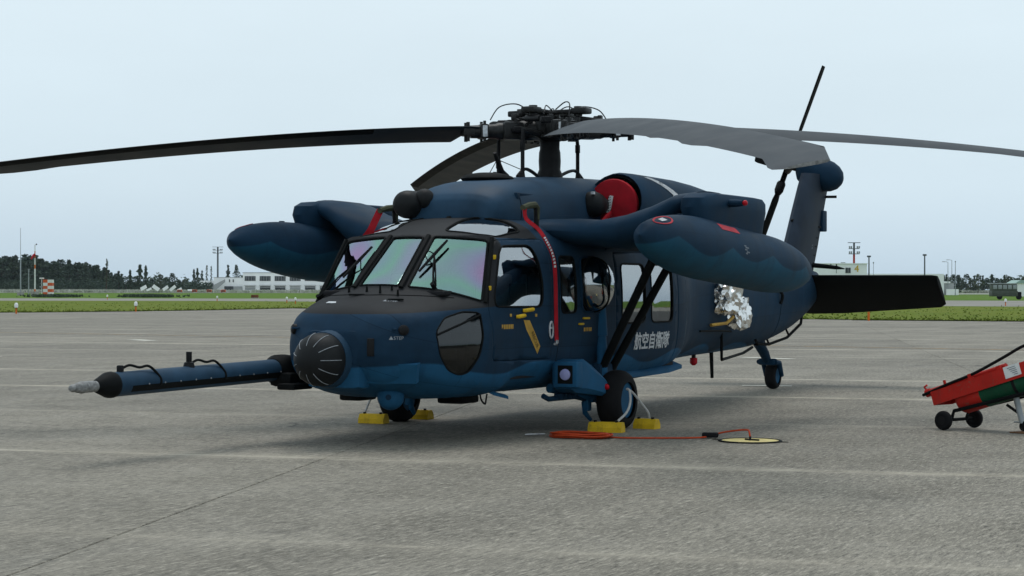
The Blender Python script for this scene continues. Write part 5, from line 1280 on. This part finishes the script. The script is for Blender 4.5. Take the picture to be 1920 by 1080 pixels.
# tilted white panels
for i, (px, w_, h_, ti) in enumerate(((-189.8, 2.0, 2.0, .5), (-187.0, 1.7, 1.2, .4), (-183.5, 2.3, 2.0, -.6), (-178.5, 1.9, 1.8, .6), (-174.8, 2.2, 1.8, .7), (-171.4, 1.6, 1.2, .5), (-166.0, 1.3, .9, .0))):
    root = tag(sized(empty('tilted_board', site(px, 690), FACE), 1.15), ['leftmost tilted white panel below the dark trees', 'low white panel second from the left below the trees', 'white panel tilted the other way, third from the left', 'fourth tilted white panel from the left below the trees', 'fifth tilted white panel, left of the first orange box', 'small white panel just behind the first orange box', 'lone small white panel between the orange boxes'][i], 'panel', 'white panels on the far grass')
    rot = Matrix.Rotation(-ti, 3, 'Y') @ Matrix.Rotation(-.5, 3, 'X'); MB().box((0, 0, h_ * .62 + .3), (w_, .12, h_ * .62), rot).build('panel_face', 'white', root, False); MB().tube([(-w_ * .3, .3, 0), (-w_ * .2, .2, h_ * .6)], .06, 6).build('prop', 'galv', root); MB().tube([(w_ * .3, .3, 0), (w_ * .2, .2, h_ * .6)], .06, 6).build('prop', 'galv', root)

# white two-storey building
D = 800; bx0 = -161.0 * D / 1000
B = tag(sized(empty('airfield_building', site(-161.0, 900), FACE), 1.125), 'long white two-storey airfield building with wide windows behind the taxiway', 'building')
def bl(px): return (px - 377) * .2761 * D / 1000
MB().box((bl(640) / 2 + bl(458) / 2, 7, 3.95), (bl(640) - bl(458), 14, 7.9)).build('main_wall', 'bwhite', B, False)
MB().box(((bl(403) + bl(458)) / 2, 7.5, 2.95), (bl(458) - bl(403), 13, 5.9)).build('annex_wall', 'bwhite', B, False)
MB().box(((bl(377) + bl(403)) / 2, 8, 2.35), (bl(403) - bl(377), 12, 4.7)).build('low_annex_wall', 'bwhite', B, False)
MB().box(((bl(640) + bl(458)) / 2, 7, 7.98), (bl(640) - bl(458) + .4, 14.4, .22)).build('roof_edge', 'bgrey', B, False)
MB().box(((bl(403) + bl(458)) / 2, 7.5, 5.98), (bl(458) - bl(403) + .3, 13.3, .18)).build('roof_edge', 'bgrey', B, False)
for i in range(7):
    x = bl(471.5 + 28 * i); w_ = MB().box((x, -.02, 5.55), (4.5, .2, 2.0)).build('window', 'bdark', B, False)
    for k in (-1.5, -.5, .5, 1.5): MB().box((x + k * 1.1, -.13, 5.55), (.12, .06, 2.0)).build('window_bar', 'bgrey', w_, False)
    lo = MB().box((x, -.02, 1.55), (4.3, .2, 1.6)).build('ground_window', 'bdark' if i not in (0, 3) else 'bgrey', B, False)
    MB().box((x, -.13, 1.9), (4.3, .06, .1)).build('window_bar', 'bwhite', lo, False)
    MB().box((x, -.6, 2.75), (4.8, 1.0, .12)).build('canopy', 'bgrey', B, False)
for x in (433, 440): MB().box((bl(x), -.02, 4.6), (.45, .2, 1.2)).build('slit_window', 'bdark', B, False)
for x in (394.5,): MB().box((bl(x), .96, 1.9), (3.3, .2, 3.4)).build('garage_frame', 'bdark', B, False); MB().box((bl(x) + .2, .85, 1.7), (2.3, .12, 3.0)).build('garage_door', 'bwhite', B, False)
mb = MB(); mb.add([(bl(404), -1.2, .2), (bl(425), -1.2, 4.1), (bl(425), -1.2, 5.2), (bl(404), -1.2, 2.8)], [(0, 1, 2, 3)]); mb.add([(bl(404), -.2, .2), (bl(425), -.2, 4.1), (bl(425), -.2, 5.2), (bl(404), -.2, 2.8)], [(0, 1, 2, 3)]); mb.build('outside_stair', 'bgrey', B, False)
MB().box((bl(432), -.02, 1.35), (3.8, .2, 2.0)).build('dark_bay', 'bdark', B, False); MB().box((bl(449), -.05, 1.2), (3.4, .2, 2.2)).build('shutter', 'bgrey', B, False)
# floodlight mast behind the building
def flood(name, p, H, label, low, low_h, wd):
    root = tag(empty(name, p, FACE), label, 'light mast')
    MB().tube([(0, 0, 0), (0, 0, low_h)], [.55 * wd, .45 * wd], 10).build('lower_pole', low, root); MB().tube([(0, 0, low_h), (0, 0, H)], [.45 * wd, .40 * wd], 10).build('pole', 'poledark', root)
    for z in (H, H - 1.6, H - 3.0): MB().box((0, 0, z), (5.2 * wd if z == H else 4.4 * wd, 1.2, .16)).build('gantry', 'poledark', root, False)
    for x in (-2.1, -1.3, 1.3, 2.1):
        for z in (H - 1.2, H - 2.6): MB().bbox((x * wd, -.6, z), (.6 * wd, .4, .6), .1).build('floodlight', 'galv', root)
    return root
flood('light_mast', site(-151.6, 930), 21.5, 'tall floodlight mast behind the white building', 'poledark', 4, 1.0)
flood('light_mast', site(176.2, 520), 14.0, 'floodlight mast with red lower pole above the numbered hangar', 'redp', 10.9, .62)
# hangar with the yellow 4
HG = tag(empty('numbered_hangar', site(158, 470), FACE), 'white hangar with yellow number 4 behind the stabilator', 'hangar')
MB().box((5.6, 8, 3.85), (12.2, 16, 7.7)).build('wall', 'bwhite', HG, False); MB().box((5.6, 8, 7.75), (12.6, 16.4, .16)).build('roof_edge', 'bwhite', HG, False)
MB().box((21, 10, 2.65), (20, 14, 5.3)).build('side_wing', 'bwhite', HG, False)
hw = MB().box((7.1, -.03, 6.1), (1.25, .2, 1.3)).build('window', 'bdark', HG, False); MB().box((7.1, -.15, 6.1), (.08, .06, 1.3)).build('window_bar', 'bgrey', hw, False)
text_mesh('number_four', '4', 2.3, 'yellow', (9.2, -.08, 6.45), (1, 0, 0), (0, 0, 1), HG, None, .02, .02)
MB().tube([(4.2, -.5, 5.4), (4.2, -.5, 7.6)], .10, 6).build('downpipe', 'bgrey', HG)
MB().box((5.9, 0, 7.95), (1.1, .3, .18)).build('roof_vent', 'bgrey', HG, False)
# poles and lamps on the right
for m, d, H, wd, lab in ((183.9, 400, 8.3, .17, 'dark pole just right of the floodlight mast'), (212.6, 400, 8.6, .17, 'dark pole standing alone above the stabilator tip'), (186.2, 430, 7.4, .06, 'thin pale pole behind the dark pole near the hangar'), (265.3, 560, 7.6, .10, 'thin pole behind the olive bus')):
    root = tag(empty('utility_pole', site(m, d)), lab, 'pole', 'poles on the right side'); MB().tube([(0, 0, 0), (0, 0, H)], [wd, wd * .8], 8).build('pole', 'poledark' if wd > .1 else 'galv', root); MB().bbox((0, 0, H), (wd * 4, wd * 4, .35), .05).build('pole_head', 'poledark' if wd > .1 else 'galv', root)
for m, d, H, lab in ((224.6, 520, 8.8, 'leftmost pale street lamp right of the stabilator tip'), (226.6, 540, 9.6, 'middle pale street lamp right of the stabilator tip'), (228.4, 480, 8.4, 'rightmost pale street lamp, a bare white pole')):
    root = tag(empty('street_lamp', site(m, d), FACE), lab, 'street lamp', 'street lamps on the right'); MB().tube([(0, 0, 0), (0, 0, H)], [.11, .07], 8).build('pole', 'galv', root)
    if m < 228: MB().tube([(0, 0, H), (-.6, 0, H + .15), (-1.0, 0, H + .15)], .06, 6).build('arm', 'galv', root); MB().bbox((-1.2, 0, H + .13), (.7, .3, .16), .05).build('lamp', 'galv', root)
    else: MB().bbox((0, 0, H), (.3, .3, .3), .05).build('lamp', 'galv', root)
root = tag(empty('low_shed', site(223.5, 520), FACE), 'low pale shed right of the stabilator tip', 'shed')
MB().box((0, 3, 1.6), (4.6, 5, 3.2)).build('wall', 'bgrey', root, False); MB().box((-.5, 3, 3.4), (3.6, 5.4, .5)).build('roof', 'bwhite', root, False); MB().box((1.6, -.6, .8), (3.2, 1.0, 1.6)).build('lean_to', 'bwhite', root, False)
root = tag(empty('white_shed', site(264, 420), FACE), 'white shed with pale green roof behind the olive bus', 'shed')
MB().box((2.5, 4, 1.45), (8, 7, 2.9)).build('wall', 'bwhite', root, False); mb = MB(); mb.prism([(-1.9, .2, 2.9), (6.9, .2, 2.9), (6.9, .2, 3.2), (-.8, .2, 3.55)], (0, 1, 0), 7.8); mb.build('roof', 'roofgreen', root, False)
# olive bus
V = tag(sized(empty('olive_bus', site(254.0, 290), FACE), .86), 'olive drab bus with a band of windows parked beyond the taxiway', 'bus')
MB().bbox((0, 1.1, 1.05), (4.5, 2.3, 1.0), .12).build('lower_body', 'vehicle', V); MB().bbox((0, 1.1, 2.10), (4.3, 2.2, 1.15), .12).build('cabin', 'vehicle', V); MB().bbox((-.1, 1.1, 2.78), (4.6, 2.4, .16), .06).build('roof', 'galv', V)
for i in range(5): MB().bbox((-1.72 + .86 * i, -.01, 2.18), (.66, .06, .72), .02).build('window', 'glass_pale', V) if 'glass_pale' in M else MB().bbox((-1.72 + .86 * i, -.01, 2.18), (.66, .06, .72), .02).build('window', 'galv', V)
MB().bbox((2.55, 1.1, .95), (.75, 2.0, .8), .12).build('bonnet', 'black', V)
for x in (-.9, 2.45):
    mb = MB(); mb.lathe([(0, .30), (.03, .48), (.27, .48), (.30, .30)], (x, .02, .48), (0, 1, 0), 20); wv = mb.build('wheel', 'rubber', V); MB().lathe([(-.01, .2), (.05, .2)], (x, .02, .48), (0, 1, 0), 12).build('rim', 'dark', wv)

# ---- trees
def leafmat(name, c1, c2):
    t = NT(name); a = t.mix(t.rng(t.noise(.7, 5, .7), .35, .65, 0, 1), c1, c2); return t.fin(a, .85, 0, .15)
M['pine'] = leafmat('pine_needles', (.034, .056, .036), (.060, .082, .046))
M['pine2'] = leafmat('dark_pine_needles', (.026, .046, .033), (.044, .066, .042))
M['broad'] = leafmat('dull_leaves', (.045, .066, .036), (.080, .096, .055))
def tree_meshes(seed, H, wd, style):
    rr = random.Random(seed); cr_ = MB(); tr = MB()
    bend = Vector((rr.uniform(-.4, .4), rr.uniform(-.4, .4), 0))
    tr.tube([(0, 0, -.2), (bend.x * .3, bend.y * .3, H * .4), (bend.x, bend.y, H * .96)], [H * .020, H * .015, H * .003], 6)
    n = {'pine': 520, 'round': 420, 'thin': 170}[style]
    for i in range(n):
        if style == 'pine':
            u = rr.random() ** 1.25; z = H * (.10 + .90 * u); R_ = wd * (1 - u) ** .75 * (.62 + .38 * math.sin(u * 26 + seed)) + wd * .05
        elif style == 'thin':
            u = rr.random(); z = H * (.30 + .70 * u); R_ = wd * .5 * (1 - u * .75) * (.4 + .6 * abs(math.sin(u * 11 + seed)))
        else:
            u = rr.random(); z = H * (.28 + .72 * u); R_ = wd * math.sqrt(max(.02, 1 - (2 * u - .9) ** 2 * .85)) * (.75 + .25 * math.sin(u * 9 + seed))
        a = rr.uniform(0, 6.283); q = R_ * math.sqrt(rr.uniform(.15, 1)); c = Vector((q * math.cos(a), q * math.sin(a), z)) + bend * (z / H)
        s_ = rr.uniform(.35, .8) * (H / 14) * (.7 if style == 'thin' else 1); d1 = Vector((rr.gauss(0, 1), rr.gauss(0, 1), rr.gauss(0, .5))).normalized(); d2 = d1.cross(Vector((rr.gauss(0, 1), rr.gauss(0, 1), rr.gauss(0, 1)))).normalized()
        cr_.add([c - d1 * s_, c + d2 * s_ * .55, c + d1 * s_, c - d2 * s_ * .45 + Vector((0, 0, -.2 * s_))], [(0, 1, 2), (0, 2, 3)])
        if i % 14 == 0: tr.tube([Vector((0, 0, z * .92)) + bend * (z / H), c], [H * .006, H * .002], 4)
    return cr_, tr
TV = []
for sd, H, wd, stl, mt in ((1, 14, 2.6, 'pine', 'pine'), (2, 14, 3.0, 'pine', 'pine2'), (3, 14, 2.2, 'pine', 'pine'), (4, 14, 4.2, 'round', 'pine2'), (5, 14, 3.8, 'round', 'broad'), (6, 14, 2.6, 'thin', 'broad'), (7, 14, 3.4, 'pine', 'pine2')):
    c, t = tree_meshes(sd, H, wd, stl); TV.append((c.mesh('crown', mt, False), t.mesh('trunk', 'bark', True)))
def tree(name, v, p, H, label, group, rz=0, kx=1.0):
    o = empty(name, p, rz); o.scale = (H / 14 * kx, H / 14 * kx, H / 14); link('crown', TV[v][0], o); link('trunk', TV[v][1], o); tag(o, label, 'tree', group); return o
rr = random.Random(11)
def top_left(px):   # outline of the wood: tree height in photo units
    P = [(-60, 62), (0, 60), (40, 66), (52, 68), (75, 66), (100, 55), (120, 60), (150, 56), (185, 50), (200, 47), (215, 36), (228, 34), (240, 24), (262, 20), (290, 18), (330, 18)]
    for (a, b), (c, d) in zip(P, P[1:]):
        if a <= px <= c: return b + (d - b) * (px - a) / (c - a)
    return 18
n = 0
for row, d in enumerate((800, 830, 860, 890)):
    for i in range(34):
        px = -70 + i * 9.2 + rr.uniform(-3, 3) + row * 2.3
        if px > 236: continue
        h = (top_left(px) * rr.uniform(.70, 1.0) + 3) * d / 3621 ; h = max(h, 4)
        v = rr.choice((0, 1, 1, 2, 3, 3, 6)); tree('pine_tree', v, site((px - 960) * .27613, d + rr.uniform(-12, 12)), h, 'dark pine of the dense wood beyond the taxiway on the left', 'dark pines of the wood on the left', rr.uniform(0, 6), 1.5); n += 1
for px, h, v, d, lab, kx in ((203, 58, 5, 740, 'sparse tall tree with thin crown at the right end of the wood', 1.0), (226, 36, 1, 750, 'pointed pine where the wood steps down on the right', 1.3), (248, 38, 2, 755, 'small pointed tree left of the tall pine pair', 1.1), (264, 48, 0, 755, 'tallest pointed pine between the wood and the white building', 1.25), (276, 46, 2, 765, 'slimmer pointed pine just right of the tallest lone pine', 1.0), (304, 30, 4, 760, 'dull green rounded tree above the white panels', 1.1), (327, 32, 3, 750, 'dark rounded pine above the white panels', 1.25), (367, 38, 2, 960, 'left slim pine behind the white annex', .9), (374, 40, 0, 960, 'right slim pine behind the white annex', .9), (381, 36, 6, 960, 'broad pine just left of the floodlight mast', .8), (390, 46, 5, 960, 'thin sparse tree behind the annex, left of the floodlight mast', .9), (399, 44, 5, 960, 'thin sparse tree close beside the floodlight mast', .8), (430, 46, 1, 960, 'left dark pine rising behind the building roof', .9), (446, 46, 3, 960, 'right dark pine rising behind the building roof', .6), (350, 20, 4, 800, 'low dull tree between the rounded pine and the annex', 1.6), (338, 19, 3, 800, 'low dark tree behind the fourth and fifth white panels', 1.5), (316, 24, 3, 790, 'low dark tree between the two rounded trees', 1.5), (288, 22, 3, 780, 'low dark tree right of the pine pair', 1.8), (256, 26, 3, 780, 'low dark tree at the foot of the tallest lone pine', 1.6), (240, 26, 3, 770, 'low dark tree closing the end of the wood', 1.6)):
    tree('pine_tree' if v != 4 else 'leafy_tree', v, site((px - 960) * .27613, d), (h + 4) * d / 3621, lab, None, px, kx)
for i in range(26):
    px = 1766 + i * 8.2 + rr.uniform(-2, 2); d = 720 + rr.uniform(-20, 40)
    h = rr.uniform(22, 34); v = rr.choice((3, 4, 1, 3, 4)); tree('pine_tree' if v != 4 else 'leafy_tree', v, site((px - 960) * .27613, d), (h + 3) * d / 3621, 'tree of the uneven row along the horizon on the right', 'trees of the row on the right', rr.uniform(0, 6), 1.2)
for px, h, lab in ((1715, 34, 'small tree just clearing the stabilator, left of the lone pole'), (1738, 32, 'small tree just clearing the stabilator, right of the lone pole'), (1771, 36, 'pointed dark tree at the left end of the right hand row'), (1792, 34, 'taller bushy tree second in the right hand row')):
    tree('pine_tree', 3 if px < 1760 else 1, site((px - 960) * .27613, 700), h * 700 / 3621, lab, None, px, 1.0)
# low undergrowth under the wood
mb = MB(); rr = random.Random(21)
for i in range(9000):
    px = rr.uniform(-80, 400); d = rr.uniform(770, 790); c = site((px - 960) * .27613, d) + Vector((0, 0, abs(rr.gauss(0, 1.6)) + (1.4 if px < 230 else .5))); s_ = rr.uniform(.5, 1.2)
    d1 = Vector((rr.gauss(0, 1), rr.gauss(0, 1), rr.gauss(0, .6))).normalized() * s_; d2 = Vector((rr.gauss(0, 1), rr.gauss(0, 1), rr.gauss(0, 1))).normalized() * s_ * .6
    mb.add([c - d1, c + d2, c + d1], [(0, 1, 2)])
tag(mb.build('undergrowth', 'pine2', None, False), 'dense dark undergrowth along the foot of the wood', 'undergrowth', None, 'stuff')
# far-off wood on the skyline
mb = MB(); rr = random.Random(31)
for i in range(16000):
    m = rr.uniform(-330, 330); d = rr.uniform(1250, 1330); hmax = 6 + 3.0 * math.sin(m * .13) + 2 * math.sin(m * .41 + 1) + 1.5 * math.sin(m * 1.3)
    c = site(m, d) + Vector((0, 0, rr.random() ** .8 * max(hmax, 3))); s_ = rr.uniform(1.0, 2.4)
    d1 = Vector((rr.gauss(0, 1), rr.gauss(0, 1), rr.gauss(0, .6))).normalized() * s_; d2 = Vector((rr.gauss(0, 1), rr.gauss(0, 1), rr.gauss(0, 1))).normalized() * s_ * .6
    mb.add([c - d1, c + d2, c + d1], [(0, 1, 2)])
tag(mb.build('distant_wood', 'pine', None, False), 'low dark wood far off along the skyline', 'wood', None, 'stuff')
# grass tufts along the verge
mb = MB(); rr = random.Random(41)
def tuft(c, h, wd, k=3):
    for _ in range(k):
        a = rr.uniform(0, 6.283); d = Vector((math.cos(a), math.sin(a), 0)) * wd; l = Vector((rr.gauss(0, .5), rr.gauss(0, .5), 1)) * h
        mb.add([c - d, c + d, c + l], [(0, 1, 2)])
for i in range(3600):
    m = rr.uniform(-275, 275)
    if -80 < m < 95: continue
    lo = 98.8; 
    for (m0, d0), (m1, d1) in zip(edge, edge[1:]):
        if m0 <= m <= m1: lo = d0 + (d1 - d0) * (m - m0) / (m1 - m0)
    u = rr.random() ** 4.0; d = lo + .2 + u * 85; tuft(site(m, d, .02), rr.uniform(.03, .10) * (2.0 if rr.random() < .03 else 1), .06)
tag(mb.build('grass_tufts', 'tuft', None, False), 'uneven grass tufts growing along the edge of the apron', 'grass', None, 'stuff')
mb = MB()
for i in range(1500):
    m = rr.gauss(-187, 6) if rr.random() < .65 else rr.gauss(-236, 6); d = rr.uniform(330, 400); tuft(site(m, d, .0), rr.uniform(.12, .55), .2)
tag(mb.build('tall_weeds', 'pine', None, False), 'dark tall weeds on the far grass below the white panels', 'weeds', None, 'stuff')
mb = MB()
for i in range(5000):
    m = rr.choice((rr.uniform(-285, -175), rr.uniform(-285, -90), rr.uniform(222, 280))); d = rr.uniform(720, 760); tuft(site(m, d, .0), rr.uniform(.5, 1.4), .5)
tag(mb.build('pale_reeds', 'pale', None, False), 'pale dry reeds along the far edge of the grass', 'reeds', None, 'stuff')

# ------------------------------------------------------------------ haze: thin even air around the whole airfield
hz = MB(); hz.box((CAM_P.x, CAM_P.y, 11.5), (9400, 9400, 27), Matrix.Rotation(FACE, 3, 'Z'))
hm = bpy.data.materials.new('thin_haze'); hm.use_nodes = True; hm.node_tree.nodes.clear()
ho = hm.node_tree.nodes.new('ShaderNodeOutputMaterial'); pv = hm.node_tree.nodes.new('ShaderNodeVolumePrincipled')
pv.inputs['Color'].default_value = (.80, .92, 1.0, 1); pv.inputs['Density'].default_value = .000045
hm.node_tree.links.new(pv.outputs[0], ho.inputs['Volume'])
tag(hz.build('haze', hm, None, False), kind='stuff')
